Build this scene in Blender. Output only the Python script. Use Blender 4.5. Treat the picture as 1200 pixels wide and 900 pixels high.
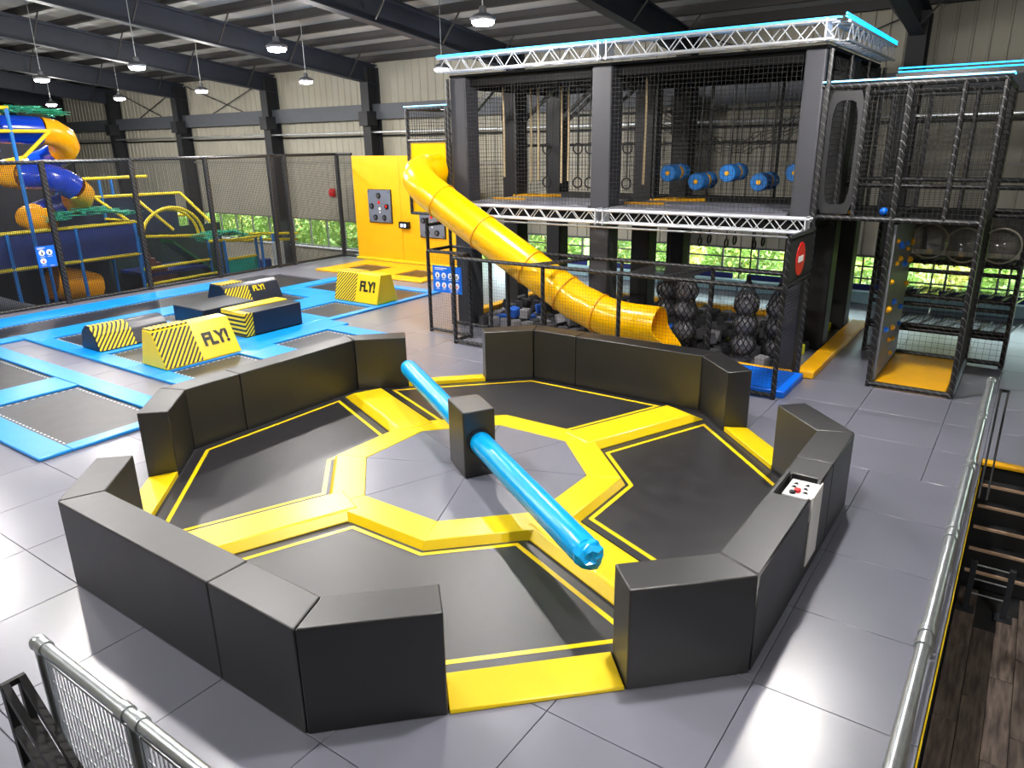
import bpy, bmesh, math, random
from mathutils import Vector, Matrix
random.seed(7)
for o in list(bpy.data.objects): bpy.data.objects.remove(o)
SC = bpy.context.scene; COL = SC.collection
PI = math.pi; R = math.radians

# ---------------------------------------------------------------- camera, world, exposure
# World axes follow the hall: X to the right along the back wall, Y towards the back wall, Z up; the raised deck is z = 0.
cam_d = bpy.data.cameras.new('camera'); cam = bpy.data.objects.new('camera', cam_d); COL.objects.link(cam)
c_r = Vector((0.8173737, 0.5759092, -0.0151244)); c_u = Vector((-0.1688609, 0.2645946, 0.9494607)); c_f = Vector((-0.550805, 0.7735103, -0.3135213))
m3 = Matrix((c_r, c_u, -c_f)).transposed()
cam.matrix_world = Matrix.Translation((5.22134, -6.467093, 3.90748)) @ m3.to_4x4()
cam_d.sensor_fit = 'HORIZONTAL'; cam_d.sensor_width = 36.0; cam_d.lens = 853.597 / 1200 * 36
cam_d.clip_start = 0.05; cam_d.clip_end = 300
SC.camera = cam
W = bpy.data.worlds.new('daylight'); SC.world = W; W.use_nodes = True
bg = W.node_tree.nodes['Background']; bg.inputs[0].default_value = (0.80, 0.90, 1.0, 1); bg.inputs[1].default_value = 10.0
sun_d = bpy.data.lights.new('sun', 'SUN'); sun_d.energy = 13.0; sun_d.angle = R(1.0); sun_d.color = (1.0, 0.95, 0.86)
sun = bpy.data.objects.new('sun', sun_d); COL.objects.link(sun); sun.rotation_euler = Vector((-.62, .35, -.7)).to_track_quat('-Z', 'Y').to_euler(); sun.location = (0, 40, 40)
SC.view_settings.view_transform = 'Standard'; SC.view_settings.look = 'None'; SC.view_settings.gamma = 1.0
SC.view_settings.use_curve_mapping = False; SC.view_settings.exposure = 0.0
LAMP_POWER = 165.0
try:
    SC.cycles.max_bounces = 8; SC.cycles.transparent_max_bounces = 12; SC.cycles.sample_clamp_indirect = 6.0
    SC.cycles.caustics_reflective = False; SC.cycles.caustics_refractive = False
except Exception: pass

# ---------------------------------------------------------------- materials
def lin(c): return tuple((x/255/12.92 if x/255 <= .04045 else ((x/255+.055)/1.055)**2.4) for x in c)
MATS = {}
def mat(name, rgb, rough=.5, metal=0.0, var=.06, vscale=3.0, bump=0.0, bscale=60.0, spec=.5, emit=None, estr=0.0, aniso=None, rvar=0.0):
    if name in MATS: return MATS[name]
    m = bpy.data.materials.new(name); m.use_nodes = True; nt = m.node_tree; N = nt.nodes; L = nt.links
    p = N['Principled BSDF']; c = lin(rgb)
    p.inputs['Roughness'].default_value = rough; p.inputs['Metallic'].default_value = metal
    p.inputs['Specular IOR Level'].default_value = spec
    tc = N.new('ShaderNodeTexCoord'); nz = N.new('ShaderNodeTexNoise'); nz.inputs['Scale'].default_value = vscale
    nz.inputs['Detail'].default_value = 4
    L.new(tc.outputs['Object'], nz.inputs['Vector'])
    rp = N.new('ShaderNodeValToRGB'); e = rp.color_ramp.elements
    e[0].position = .3; e[1].position = .7
    e[0].color = tuple(x*(1-var) for x in c)+(1,); e[1].color = tuple(min(1, x*(1+var)) for x in c)+(1,)
    L.new(nz.outputs['Fac'], rp.inputs[0]); L.new(rp.outputs[0], p.inputs['Base Color'])
    if rvar:
        mr = N.new('ShaderNodeMapRange'); mr.inputs[3].default_value = rough-rvar; mr.inputs[4].default_value = rough+rvar
        L.new(nz.outputs['Fac'], mr.inputs[0]); L.new(mr.outputs[0], p.inputs['Roughness'])
    if bump:
        n2 = N.new('ShaderNodeTexNoise'); n2.inputs['Scale'].default_value = bscale; n2.inputs['Detail'].default_value = 2
        L.new(tc.outputs['Object'], n2.inputs['Vector'])
        b = N.new('ShaderNodeBump'); b.inputs['Strength'].default_value = bump; b.inputs['Distance'].default_value = .01
        L.new(n2.outputs['Fac'], b.inputs['Height']); L.new(b.outputs[0], p.inputs['Normal'])
    if emit is not None:
        p.inputs['Emission Color'].default_value = lin(emit)+(1,); p.inputs['Emission Strength'].default_value = estr
    MATS[name] = m; return m
def stripes(name, a, b, direction, period, duty=.5, rough=.45):
    if name in MATS: return MATS[name]
    m = bpy.data.materials.new(name); m.use_nodes = True; nt = m.node_tree; N = nt.nodes; L = nt.links; p = N['Principled BSDF']
    p.inputs['Roughness'].default_value = rough
    tc = N.new('ShaderNodeTexCoord'); d = N.new('ShaderNodeVectorMath'); d.operation = 'DOT_PRODUCT'
    d.inputs[1].default_value = Vector(direction)/period; L.new(tc.outputs['Object'], d.inputs[0])
    fr = N.new('ShaderNodeMath'); fr.operation = 'FRACT'; L.new(d.outputs['Value'], fr.inputs[0])
    gt = N.new('ShaderNodeMath'); gt.operation = 'GREATER_THAN'; gt.inputs[1].default_value = duty; L.new(fr.outputs[0], gt.inputs[0])
    mx = N.new('ShaderNodeMix'); mx.data_type = 'RGBA'; mx.inputs[6].default_value = lin(a)+(1,); mx.inputs[7].default_value = lin(b)+(1,)
    L.new(gt.outputs[0], mx.inputs[0]); L.new(mx.outputs[2], p.inputs['Base Color'])
    MATS[name] = m; return m
def glass(name, tint=(235, 245, 240), gloss=.06, rough=.02, alpha=1.0):
    if name in MATS: return MATS[name]
    m = bpy.data.materials.new(name); m.use_nodes = True; nt = m.node_tree; N = nt.nodes; L = nt.links
    N.remove(N['Principled BSDF']); out = N['Material Output']
    t = N.new('ShaderNodeBsdfTransparent'); t.inputs[0].default_value = tuple(x*alpha for x in lin(tint))+(1,)
    g = N.new('ShaderNodeBsdfGlossy'); g.inputs['Roughness'].default_value = rough
    mx = N.new('ShaderNodeMixShader'); mx.inputs[0].default_value = gloss
    L.new(t.outputs[0], mx.inputs[1]); L.new(g.outputs[0], mx.inputs[2]); L.new(mx.outputs[0], out.inputs[0])
    MATS[name] = m; return m
def wood(name):
    m = bpy.data.materials.new(name); m.use_nodes = True; nt = m.node_tree; N = nt.nodes; L = nt.links; p = N['Principled BSDF']
    p.inputs['Roughness'].default_value = .45
    tc = N.new('ShaderNodeTexCoord'); mp = N.new('ShaderNodeMapping'); mp.inputs['Scale'].default_value = (9, 1.0, 9)
    oi = N.new('ShaderNodeObjectInfo'); ad = N.new('ShaderNodeVectorMath'); ad.operation = 'ADD'
    L.new(tc.outputs['Object'], ad.inputs[0]); L.new(oi.outputs['Random'], ad.inputs[1]); L.new(ad.outputs[0], mp.inputs[0])
    nz = N.new('ShaderNodeTexNoise'); nz.inputs['Scale'].default_value = 3; nz.inputs['Detail'].default_value = 6; L.new(mp.outputs[0], nz.inputs['Vector'])
    rp = N.new('ShaderNodeValToRGB'); rp.color_ramp.elements[0].color = lin((58, 50, 46))+(1,); rp.color_ramp.elements[1].color = lin((132, 118, 108))+(1,)
    rp.color_ramp.elements[0].position = .3; rp.color_ramp.elements[1].position = .75
    hs = N.new('ShaderNodeHueSaturation'); ml = N.new('ShaderNodeMapRange'); ml.inputs[3].default_value = .75; ml.inputs[4].default_value = 1.2
    L.new(oi.outputs['Random'], ml.inputs[0]); L.new(ml.outputs[0], hs.inputs['Value']); L.new(nz.outputs['Fac'], rp.inputs[0]); L.new(rp.outputs[0], hs.inputs['Color'])
    L.new(hs.outputs[0], p.inputs['Base Color']); return m
GREY = mat('grey_vinyl', (118, 119, 131), .29, var=.05, vscale=1.2, bump=.10, bscale=9, rvar=.03, spec=1.0)
GREYPAD = mat('grey_vinyl_pad', (122, 123, 134), .32, var=.04)
DARKBASE = mat('dark_subfloor', (30, 30, 32), .8)
BLACKV = mat('black_vinyl', (10, 9, 10), .42, var=.1, vscale=2, bump=.10, bscale=9, rvar=.05, spec=.95)
BLACKPAD = mat('black_column_pad', (24, 25, 28), .6, var=.1)
CHARPAD = mat('charcoal_column_pad', (50, 51, 57), .6, var=.06)
BED = mat('black_trampoline_mesh', (24, 23, 26), .37, var=.12, vscale=4, bump=.15, bscale=120, rvar=.05, spec=1.0)
YEL = mat('yellow_vinyl', (242, 208, 0), .32, var=.03, spec=.8)
YELWALL = mat('yellow_wall_padding', (238, 178, 0), .5, var=.03)
YELSL = mat('yellow_plastic', (252, 190, 0), .22, var=.03)
YELOR = mat('amber_vinyl', (245, 180, 10), .45, var=.05)
BLUE = mat('blue_vinyl', (0, 150, 240), .31, var=.04, spec=.9)
CYAN = mat('bright_blue_cover', (0, 165, 235), .25, var=.05, bump=.25, bscale=10)
BLUEMAT = mat('royal_blue_vinyl', (0, 110, 235), .4, var=.04)
PIPE = mat('black_padded_pipe', (18, 18, 21), .34, var=.1)
PIPEL = stripes('black_pipe_with_pale_ties', (13, 13, 15), (118, 120, 124), (1, 1, 1), .125, .93, .42)
NETM = mat('black_netting', (16, 16, 18), .7)
STEEL = mat('galvanised_steel', (186, 192, 194), .32, metal=.85, var=.12, vscale=12)
ALU = mat('truss_aluminium', (222, 226, 232), .35, metal=.55, var=.03)
RAFT = mat('dark_blue_steel_paint', (34, 40, 52), .55, var=.08)
COLM = mat('dark_grey_steel_paint', (30, 32, 36), .6, var=.1)
GIRT = mat('grey_steel_paint', (78, 83, 90), .55, var=.06)
WALLM = mat('cream_wall_sheet', (164, 161, 146), .6, var=.08, vscale=.7)
ROOFM = mat('pale_roof_lining', (168, 168, 166), .6, var=.06, vscale=.6)
PURL = mat('dark_purlin_paint', (52, 50, 50), .6)
WHITE = mat('white_paint', (238, 238, 238), .4, var=.02)
LED = mat('cyan_led_tube', (120, 230, 255), .4, emit=(0, 165, 255), estr=3.2)
LEDW = mat('pale_led_tube', (200, 240, 255), .4, emit=(60, 200, 255), estr=2.0)
LAMPM = mat('lamp_lens', (255, 255, 255), .3, emit=(255, 250, 255), estr=60.0)
LAMPH = mat('lamp_housing', (120, 122, 128), .4, metal=.6)
ROPE = mat('pale_rope', (196, 176, 138), .8, var=.1)
FOAMG = mat('charcoal_foam', (62, 62, 66), .9, var=.1); FOAML = mat('grey_foam', (132, 132, 136), .9, var=.1)
FOAMB = mat('blue_foam', (20, 90, 190), .9); FOAMY = mat('lime_foam', (200, 205, 50), .9)
NAVY = mat('navy_vinyl', (18, 44, 110), .5, var=.1); BPOST = mat('blue_foam_post', (16, 120, 205), .5, var=.05)
YRAIL = mat('yellow_foam_rail', (226, 206, 30), .5, var=.05); TEAL = mat('teal_vinyl', (0, 165, 150), .5)
LEAFC = mat('green_canopy', (20, 165, 130), .6, var=.1); BLUESL = mat('blue_slide_plastic', (10, 60, 190), .2); YELSL2 = mat('orange_slide_plastic', (250, 170, 10), .25)
GREENP = mat('green_panel', (10, 110, 50), .5); REDM = mat('red_plastic', (215, 25, 30), .4); MAROON = mat('brown_pad', (90, 52, 50), .6)
STRIPE_Y = stripes('hazard_print_along_y', (242, 208, 0), (20, 20, 22), (0, .72, -.69), .066)
STRIPE_X = stripes('hazard_print_along_x', (242, 208, 0), (20, 20, 22), (.72, 0, -.69), .066)
WOOD = wood('brown_oak_plank')
# ---------------------------------------------------------------- mesh helpers
class MB:
    def __init__(s): s.v = []; s.f = []
    def add(s, vs, fs):
        n = len(s.v); s.v += [tuple(v) for v in vs]; s.f += [tuple(i+n for i in f) for f in fs]; return s
    def box(s, x0, x1, y0, y1, z0, z1):
        vs = [(x0, y0, z0), (x1, y0, z0), (x1, y1, z0), (x0, y1, z0), (x0, y0, z1), (x1, y0, z1), (x1, y1, z1), (x0, y1, z1)]
        return s.add(vs, [(0, 3, 2, 1), (4, 5, 6, 7), (0, 1, 5, 4), (1, 2, 6, 5), (2, 3, 7, 6), (3, 0, 4, 7)])
    def loft(s, rings, cap=True, closed=True):
        n = len(rings[0]); vs = [p for r in rings for p in r]; fs = []
        for k in range(len(rings)-1):
            for i in range(n if closed else n-1):
                j = (i+1) % n; fs.append((k*n+i, k*n+j, (k+1)*n+j, (k+1)*n+i))
        if cap and closed: fs += [tuple(reversed(range(n))), tuple(range((len(rings)-1)*n, len(rings)*n))]
        return s.add(vs, fs)
    def prism(s, poly, z0, z1, top=None):
        top = top or poly
        return s.loft([[(x, y, z0) for x, y in poly], [(x, y, z1) for x, y in top]])
    def bar(s, p, q, w, h=None, up=(0, 0, 1)):
        p = Vector(p); q = Vector(q); d = (q-p).normalized(); h = h or w; u = Vector(up)
        if abs(d.dot(u)) > .98: u = Vector((0, 1, 0))
        a = d.cross(u).normalized()*w/2; b = a.cross(d).normalized()*h/2
        return s.loft([[p-a-b, p+a-b, p+a+b, p-a+b], [q-a-b, q+a-b, q+a+b, q-a+b]])
    def tube(s, path, r, n=8, cap=True):
        P = [Vector(p) for p in path]; rings = []; ref = None
        rs = r if isinstance(r, (list, tuple)) else [r]*len(P)
        for i, p in enumerate(P):
            d = (P[min(i+1, len(P)-1)]-P[max(i-1, 0)]).normalized()
            if ref is None:
                ref = Vector((0, 0, 1)) if abs(d.z) < .9 else Vector((1, 0, 0))
            a = (ref-d*ref.dot(d)).normalized(); b = d.cross(a); ref = a
            rings.append([p+(a*math.cos(2*PI*k/n)+b*math.sin(2*PI*k/n))*rs[i] for k in range(n)])
        return s.loft(rings, cap)
    def strand(s, p, q, t):
        return s.bar(p, q, t)
    def net(s, o, u, v, lu, lv, step, t=.006):
        o = Vector(o); u = Vector(u); v = Vector(v); nu = max(1, round(lu/step)); nv = max(1, round(lv/step))
        for i in range(nu+1): a = o+u*lu*i/nu; s.bar(a, a+v*lv, t, t, u.cross(v))
        for i in range(nv+1): a = o+v*lv*i/nv; s.bar(a, a+u*lu, t, t, u.cross(v))
        return s
    def sphere(s, c, r, n=12, m=8, sz=1.0):
        rings = []
        for i in range(1, m):
            t = PI*i/m; rings.append([(c[0]+r*math.sin(t)*math.cos(2*PI*k/n), c[1]+r*math.sin(t)*math.sin(2*PI*k/n), c[2]-r*sz*math.cos(t)) for k in range(n)])
        return s.loft(rings)
    def lathe(s, c, prof, n=16):
        return s.loft([[(c[0]+r*math.cos(2*PI*k/n), c[1]+r*math.sin(2*PI*k/n), c[2]+z) for k in range(n)] for r, z in prof])
    def build(s, name, m, parent=None, bevel=0.0, smooth=False, seg=2):
        me = bpy.data.meshes.new(name); o = bpy.data.objects.new(name, me)
        vs = [Vector(v) for v in s.v]
        if parent is None:
            xs = [v.x for v in vs]; ys = [v.y for v in vs]; zs = [v.z for v in vs]
            L = Vector(((min(xs)+max(xs))/2, (min(ys)+max(ys))/2, min(zs)))
            o.location = L; WL[o.name] = L
        else:
            L = WL[parent.name]; o.parent = parent; WL[o.name] = L
        me.from_pydata([v-L for v in vs], [], s.f)
        bm = bmesh.new(); bm.from_mesh(me); bmesh.ops.recalc_face_normals(bm, faces=bm.faces)
        if bevel:
            es = [e for e in bm.edges if len(e.link_faces) == 2 and e.calc_face_angle() > .35]
            for f in bm.faces: f.smooth = smooth
            for f in bmesh.ops.bevel(bm, geom=es, offset=bevel, segments=seg, affect='EDGES', profile=.5)['faces']: f.smooth = True
        bm.to_mesh(me); bm.free()
        if smooth:
            for p in me.polygons: p.use_smooth = True
            if hasattr(me, 'set_sharp_from_angle'): me.set_sharp_from_angle(angle=R(38))
        me.materials.append(m); COL.objects.link(o); return o
WL = {}
def tag(o, label, cat, group=None):
    o['label'] = label; o['category'] = cat
    if group: o['group'] = group
    return o
def thing(name, label, cat, loc=(0, 0, 0), group=None):
    o = bpy.data.objects.new(name, None); COL.objects.link(o); o.location = loc; o.empty_display_size = .2
    WL[o.name] = Vector(loc); return tag(o, label, cat, group)
def struct(o): o['kind'] = 'structure'; return o
def sroot(name, loc=(0, 0, 0)):
    o = bpy.data.objects.new(name, None); COL.objects.link(o); o.location = loc; WL[o.name] = Vector(loc); return struct(o)
def copy_tree(src, loc=None, rz=None, parent=None):
    c = src.copy(); COL.objects.link(c); c.parent = parent
    if loc is not None: c.location = loc
    if rz is not None: c.rotation_euler = (0, 0, rz)
    WL[c.name] = Vector(c.location)
    for ch in list(src.children): copy_tree(ch, parent=c)
    return c
def piece(name, me, parent, loc, m=None):
    "one more piece that shares its mesh, placed at a world position under its parent"
    o = bpy.data.objects.new(name, me); COL.objects.link(o); o.parent = parent; o.location = Vector(loc)-WL[parent.name]; WL[o.name] = Vector(loc); return o
def text(s, size, parent, m, origin, ux, uy, depth=.006, bold=.02, name='lettering', align='CENTER', sx=1.0):
    cu = bpy.data.curves.new('txt', 'FONT'); cu.body = s; cu.size = size; cu.extrude = depth; cu.offset = bold; cu.align_x = align; cu.align_y = 'CENTER'
    t = bpy.data.objects.new('txt', cu); COL.objects.link(t)
    dg = bpy.context.evaluated_depsgraph_get(); dg.update(); me = bpy.data.meshes.new_from_object(t.evaluated_get(dg)); bpy.data.objects.remove(t)
    ux = Vector(ux).normalized(); uy = Vector(uy).normalized(); uz = ux.cross(uy)
    L = WL[parent.name]
    for v in me.vertices:
        c = v.co.copy(); v.co = Vector(origin)-L+ux*c.x*sx+uy*c.y+uz*c.z
    me.materials.clear(); me.materials.append(m); me.name = name
    o = bpy.data.objects.new(name, me); COL.objects.link(o); o.parent = parent; WL[o.name] = L; return o
def polar(a, r): return (r*math.cos(R(a)), r*math.sin(R(a)))
# ---------------------------------------------------------------- the hall: floors
DX1 = 5.17; DY0 = -5.2; XL = -15.75; STEP_Y = 3.84
floor = struct(MB().box(XL, DX1, DY0, 13.6, -1.2, -.045).box(DX1, 9.5, STEP_Y, 13.6, -1.2, -.045).box(XL, .62, -8.5, DY0, -1.2, -.045).build('floor', DARKBASE))
TP = 1.13; TX0 = -1.60; TY0 = -1.735
HID = [(-14.9, -5.7, .02, 4.5), (-14.9, -8.0, 4.5, 8.6), (-14.9, -12.4, -6, 6.6), (-12.4, -5.05, -2.85, -.7), (-14.0, -9.5, 9.6, 11.8), (-4.9, 2.0, 6.2, 10.4)]
tile_cache = {}
def tile_mesh(w, d):
    k = (round(w, 3), round(d, 3))
    if k not in tile_cache:
        o = MB().box(-w/2, w/2, -d/2, d/2, -.045, 0).build('floor_tile', GREY, None, bevel=.004, seg=1)
        me = o.data
        for v in me.vertices: v.co.z -= .045
        bpy.data.objects.remove(o); tile_cache[k] = me
    return tile_cache[k]
def deck_clip(x0, x1, y0, y1):
    out = []
    for a0, a1, b0, b1 in ((XL, DX1, DY0, 13.6), (DX1, 9.5, STEP_Y, 13.6), (XL, .62, -8.5, DY0)):
        c = (max(x0, a0), min(x1, a1), max(y0, b0), min(y1, b1))
        if c[1]-c[0] > .03 and c[3]-c[2] > .03: out.append(c)
    return out
for i in range(-14, 11):
    for j in range(-7, 15):
        x0 = TX0+i*TP; y0 = TY0+j*TP
        off = TP/2 if y0 > 2.7 else 0
        for c in deck_clip(x0+off, x0+TP+off, y0, y0+TP):
            if any(h[0] <= c[0] and c[1] <= h[1] and h[2] <= c[2] and c[3] <= h[3] for h in HID): continue
            if all(max(abs(px), abs(py), (abs(px)+abs(py))*.7071) < 3.6 for px in c[:2] for py in c[2:]): continue
            piece('floor_tile', tile_mesh(c[1]-c[0]-.005, c[3]-c[2]-.005), floor, ((c[0]+c[1])/2, (c[2]+c[3])/2, 0))
MB().box(DX1+.002, DX1+.014, DY0, STEP_Y-.1, -.075, -.04).build('yellow_edge_strip', YEL, floor)
MB().box(DX1+.005, 9.5, STEP_Y-.09, STEP_Y+.06, -.02, .012).build('yellow_step_edge', YELOR, floor)
low = struct(MB().box(-50, 14, -16, 14.2, -1.34, -1.222).build('floor_lower', DARKBASE))
pm = MB().box(-.098, .098, -.62, .62, -.02, 0).build('plank', WOOD, None, bevel=.003, seg=1); plank_me = pm.data
for v in plank_me.vertices: v.co.z -= .02
bpy.data.objects.remove(pm)
for i in range(17):
    for j in range(8):
        y = -6.6+j*1.245+(i*.43 % 1.245)
        if y < 2.4: piece('plank', plank_me, low, (5.30+i*.2, y, -1.2))
# steps from the deck down to the lower floor
st = thing('staircase', 'black staircase with pale tread edges beside the steel railing', 'stairs', (6.9, 3.3, -1.2))
for k in range(1, 6):
    zt = -.2*k; y1 = STEP_Y-.09-.19*(k-1); y0 = y1-.19
    MB().box(DX1+.02, 8.8, y0, 3.75, zt-.2 if k < 5 else -1.2, zt).build('tread', mat('black_step', (26, 27, 30), .6), st)
    MB().box(DX1+.05, 8.8, y0-.012, y0+.03, zt-.02, zt+.006).build('tread_edge', mat('wood_nosing', (196, 168, 140), .5), st)
st2 = thing('staircase', 'dark staircase with yellow edge behind the black handrail', 'stairs', (1.5, -5.9, -1.2))
for k in range(1, 6):
    zt = -.2*k; x0 = .64+.27*(k-1)
    MB().box(x0, x0+.27, -6.5, -5.38, -1.2, zt).build('tread', MATS['black_step'], st2)
    MB().box(x0, x0+.03, -6.5, -5.38, zt, zt+.006).build('tread_edge', YELOR, st2)

# ---------------------------------------------------------------- the hall: walls, windows, roof
YB = 14.3; XW0 = -50.0; XW1 = 13.5; YF = -15.0
ZS, ZH = -.12, 1.03                       # window sill and head
COLX = [-45.6, -39.6, -33.7, -27.8, -21.3, -15.5, -9.05, -3.3, 2.3, 8.2]
def roof_z(y): return 6.72+.124*(14-y)     # top of the rafters
wb = sroot('wall_back', (-18, YB, -1.2))
def sheet(mb, x0, x1, z0, z1, ribs=True):
    mb.box(x0, x1, YB, YB+.12, z0, z1)
    if ribs:
        n = int((x1-x0)/.34)
        for k in range(n+1):
            x = x0+(x1-x0)*k/max(1, n); mb.loft([[(x-.035, YB, z0), (x+.035, YB, z0), (x+.018, YB-.025, z0), (x-.018, YB-.025, z0)], [(x-.035, YB, z1), (x+.035, YB, z1), (x+.018, YB-.025, z1), (x-.018, YB-.025, z1)]])
for k in range(len(COLX)+1):
    x0 = XW0 if k == 0 else COLX[k-1]; x1 = XW1 if k == len(COLX) else COLX[k]
    mb = MB(); sheet(mb, x0, x1, -1.2, ZS); mb.build('lower_sheet', WALLM, wb)
    mb = MB(); sheet(mb, x0, x1, ZH, 2.5); mb.build('middle_sheet', WALLM, wb)
    mb = MB(); sheet(mb, x0, x1, 2.5, 6.98); mb.build('upper_sheet', WALLM, wb)
for x in COLX:
    m = MB().box(x-.2, x+.2, YB-.62, YB-.59, -1.2, 6.6).box(x-.2, x+.2, YB-.04, YB-.028, -1.2, 6.6).box(x-.03, x+.03, YB-.59, YB-.04, -1.2, 6.6)
    m.build('steel_column', COLM, wb)
MB().box(XW0, XW1, YB-.30, YB-.06, 4.83, 5.36).build('girt_beam', GIRT, wb)
for x in COLX: MB().box(x-.22, x+.22, YB-.78, YB-.28, 4.6, 5.1).build('girt_bracket', COLM, wb)
MB().tube([(XW0, YB-.5, 4.38), (XW1, YB-.5, 4.38)], .035, 6).build('conduit', STEEL, wb)
MB().tube([(XW0, YB-.12, 4.26), (XW1, YB-.12, 4.26)], .03, 6).build('conduit', COLM, wb)
MB().box(XW0, XW1, YB-.05, YB-.02, 3.25, 3.33).build('wall_rail', mat('pale_rail', (150, 148, 138), .6), wb)
MB().box(XW0, XW1, YB-.10, YB+.02, ZS-.05, ZS).build('window_sill', WHITE, wb)
for xa, xb in ((-33.7, -27.8), (-27.8, -21.3), (-3.3, 2.3)):
    MB().bar((xa+.3, YB-.1, 4.8), (xb-.3, YB-.1, 6.6), .03).bar((xa+.3, YB-.1, 6.6), (xb-.3, YB-.1, 4.8), .03).build('cross_brace', COLM, wb)
GLASS = glass('window_glass', (240, 248, 244), .05)
FRAME = mat('window_frame_paint', (120, 116, 106), .5)
for k in range(len(COLX)-1):
    xa, xb = COLX[k]+.2, COLX[k+1]-.2
    if xb < -34: continue
    w = sroot('window_%d' % (k+1), ((xa+xb)/2, YB, ZS))
    MB().box(xa, xb, YB+.01, YB+.09, ZH-.05, ZH).box(xa, xb, YB+.01, YB+.09, ZS, ZS+.05).box(xa, xa+.05, YB+.01, YB+.09, ZS+.05, ZH-.05).box(xb-.05, xb, YB+.01, YB+.09, ZS+.05, ZH-.05).build('window_frame', FRAME, w)
    n = 5
    for q in range(n):
        a = xa+.05+(xb-xa-.1)*q/n; b = xa+.05+(xb-xa-.1)*(q+1)/n
        MB().box(a+.02, b-.02, YB+.045, YB+.05, ZS+.05, ZH-.05).build('pane', GLASS, w)
        if q: MB().box(a-.025, a+.025, YB+.015, YB+.085, ZS+.05, ZH-.05).build('mullion', FRAME, w)
# closing walls out of view
struct(MB().box(XW0-.2, XW0, YF, YB+.12, -1.2, 10).build('wall_left', WALLM))
struct(MB().box(XW1, XW1+.2, YF, YB+.12, -1.2, 10).build('wall_right', WALLM))
struct(MB().box(XW0, XW1, YF-.2, YF, -1.2, 10.8).build('wall_front', WALLM))
ceil = sroot('ceiling', (-18, 0, 7))
MB().loft([[(XW0-.2, YB+.14, roof_z(YB+.14)+.25), (XW1+.2, YB+.14, roof_z(YB+.14)+.25), (XW1+.2, YB+.14, roof_z(YB+.14)+.36), (XW0-.2, YB+.14, roof_z(YB+.14)+.36)],
           [(XW0-.2, YF-.2, roof_z(YF-.2)+.25), (XW1+.2, YF-.2, roof_z(YF-.2)+.25), (XW1+.2, YF-.2, roof_z(YF-.2)+.36), (XW0-.2, YF-.2, roof_z(YF-.2)+.36)]]).build('roof_sheet', ROOFM, ceil)
y = YB-.35
while y > YF:
    z = roof_z(y)
    MB().box(XW0, XW1, y-.03, y+.03, z+.01, z+.245).box(XW0, XW1, y-.11, y+.03, z+.01, z+.03).build('purlin', PURL, ceil); y -= 1.27
for x in COLX:
    def rp(y, dz): return roof_z(y)+dz
    mb = MB()
    for xa, xb, d0, d1 in ((x-.15, x+.15, -.66, -.63), (x-.012, x+.012, -.63, -.03), (x-.15, x+.15, -.03, 0)):
        mb.loft([[(xa, YB-.02, rp(YB-.02, d0)), (xb, YB-.02, rp(YB-.02, d0)), (xb, YB-.02, rp(YB-.02, d1)), (xa, YB-.02, rp(YB-.02, d1))],
                 [(xa, YF, rp(YF, d0-.2)), (xb, YF, rp(YF, d0-.2)), (xb, YF, rp(YF, d1 if d1 > -.1 else d1-.2)), (xa, YF, rp(YF, d1 if d1 > -.1 else d1-.2))]])
    mb.build('rafter', RAFT, ceil)
    yy = YB-1.4
    while yy > -3:
        for sgn in (-1, 1):
            MB().bar((x+sgn*.14, yy, rp(yy, -.64)), (x+sgn*.85, yy, rp(yy, .2)), .035).build('fly_brace', PURL, ceil)
        yy -= 2.54
# ---------------------------------------------------------------- high bay lamps
def lamp(x, y, z=5.80):
    w = 'near the back wall' if y > 8 else 'in the row before the tower front' if y > 3 else 'above the sweeper arena side' if y > -3 else 'unseen over the near railing side, added for fill light'
    t = thing('high_bay_lamp', 'round LED high bay lamp hanging '+w, 'lamp', (x, y, z), 'high bay lamps under the roof')
    MB().lathe((x, y, z), [(.20, 0), (.22, .02), (.22, .05), (.15, .10), (.07, .13), (.06, .22), (.02, .24)], 20).build('housing', LAMPH, t, smooth=True)
    MB().lathe((x, y, z), [(.1, -.07), (.16, -.06), (.19, -.03), (.19, .004)], 20).build('lens', LAMPM, t)
    MB().tube([(x, y, z+.23), (x, y, roof_z(y)+.249)], .012, 6).build('rod', STEEL, t)
    ld = bpy.data.lights.new('lamp_light', 'AREA'); ld.shape = 'DISK'; ld.size = .36; ld.energy = LAMP_POWER; ld.color = (1.0, .965, .93)
    lo = bpy.data.objects.new('lamp_light', ld); COL.objects.link(lo); lo.parent = t; lo.location = (0, 0, -.08)
    pd = bpy.data.lights.new('lamp_glow', 'POINT'); pd.shadow_soft_size = .17; pd.energy = LAMP_POWER*4*.55; pd.color = (1.0, .95, .9)
    po = bpy.data.objects.new('lamp_glow', pd); COL.objects.link(po); po.parent = t; po.location = (0, 0, -.14)
for x in (-24.6, -19.15, -13.95, -8.45, -3.0, 3.1): lamp(x, 4.4, 5.88)
for x in (-29.5, -24.0, -18.65, -13.3, -8.0): lamp(x, 9.2, 5.76)
for x in (-19.15, -13.95, -8.45, -3.0, 3.1): lamp(x, -1.4, 5.88)
for x in (-11.2, -1.2): lamp(x, -7.2, 5.88)  # added unseen fill lamps that lift the shadows on the near side
lamp(8.8, -4.2, 5.88)  # added unseen lamp to brighten the lower wood floor
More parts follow.
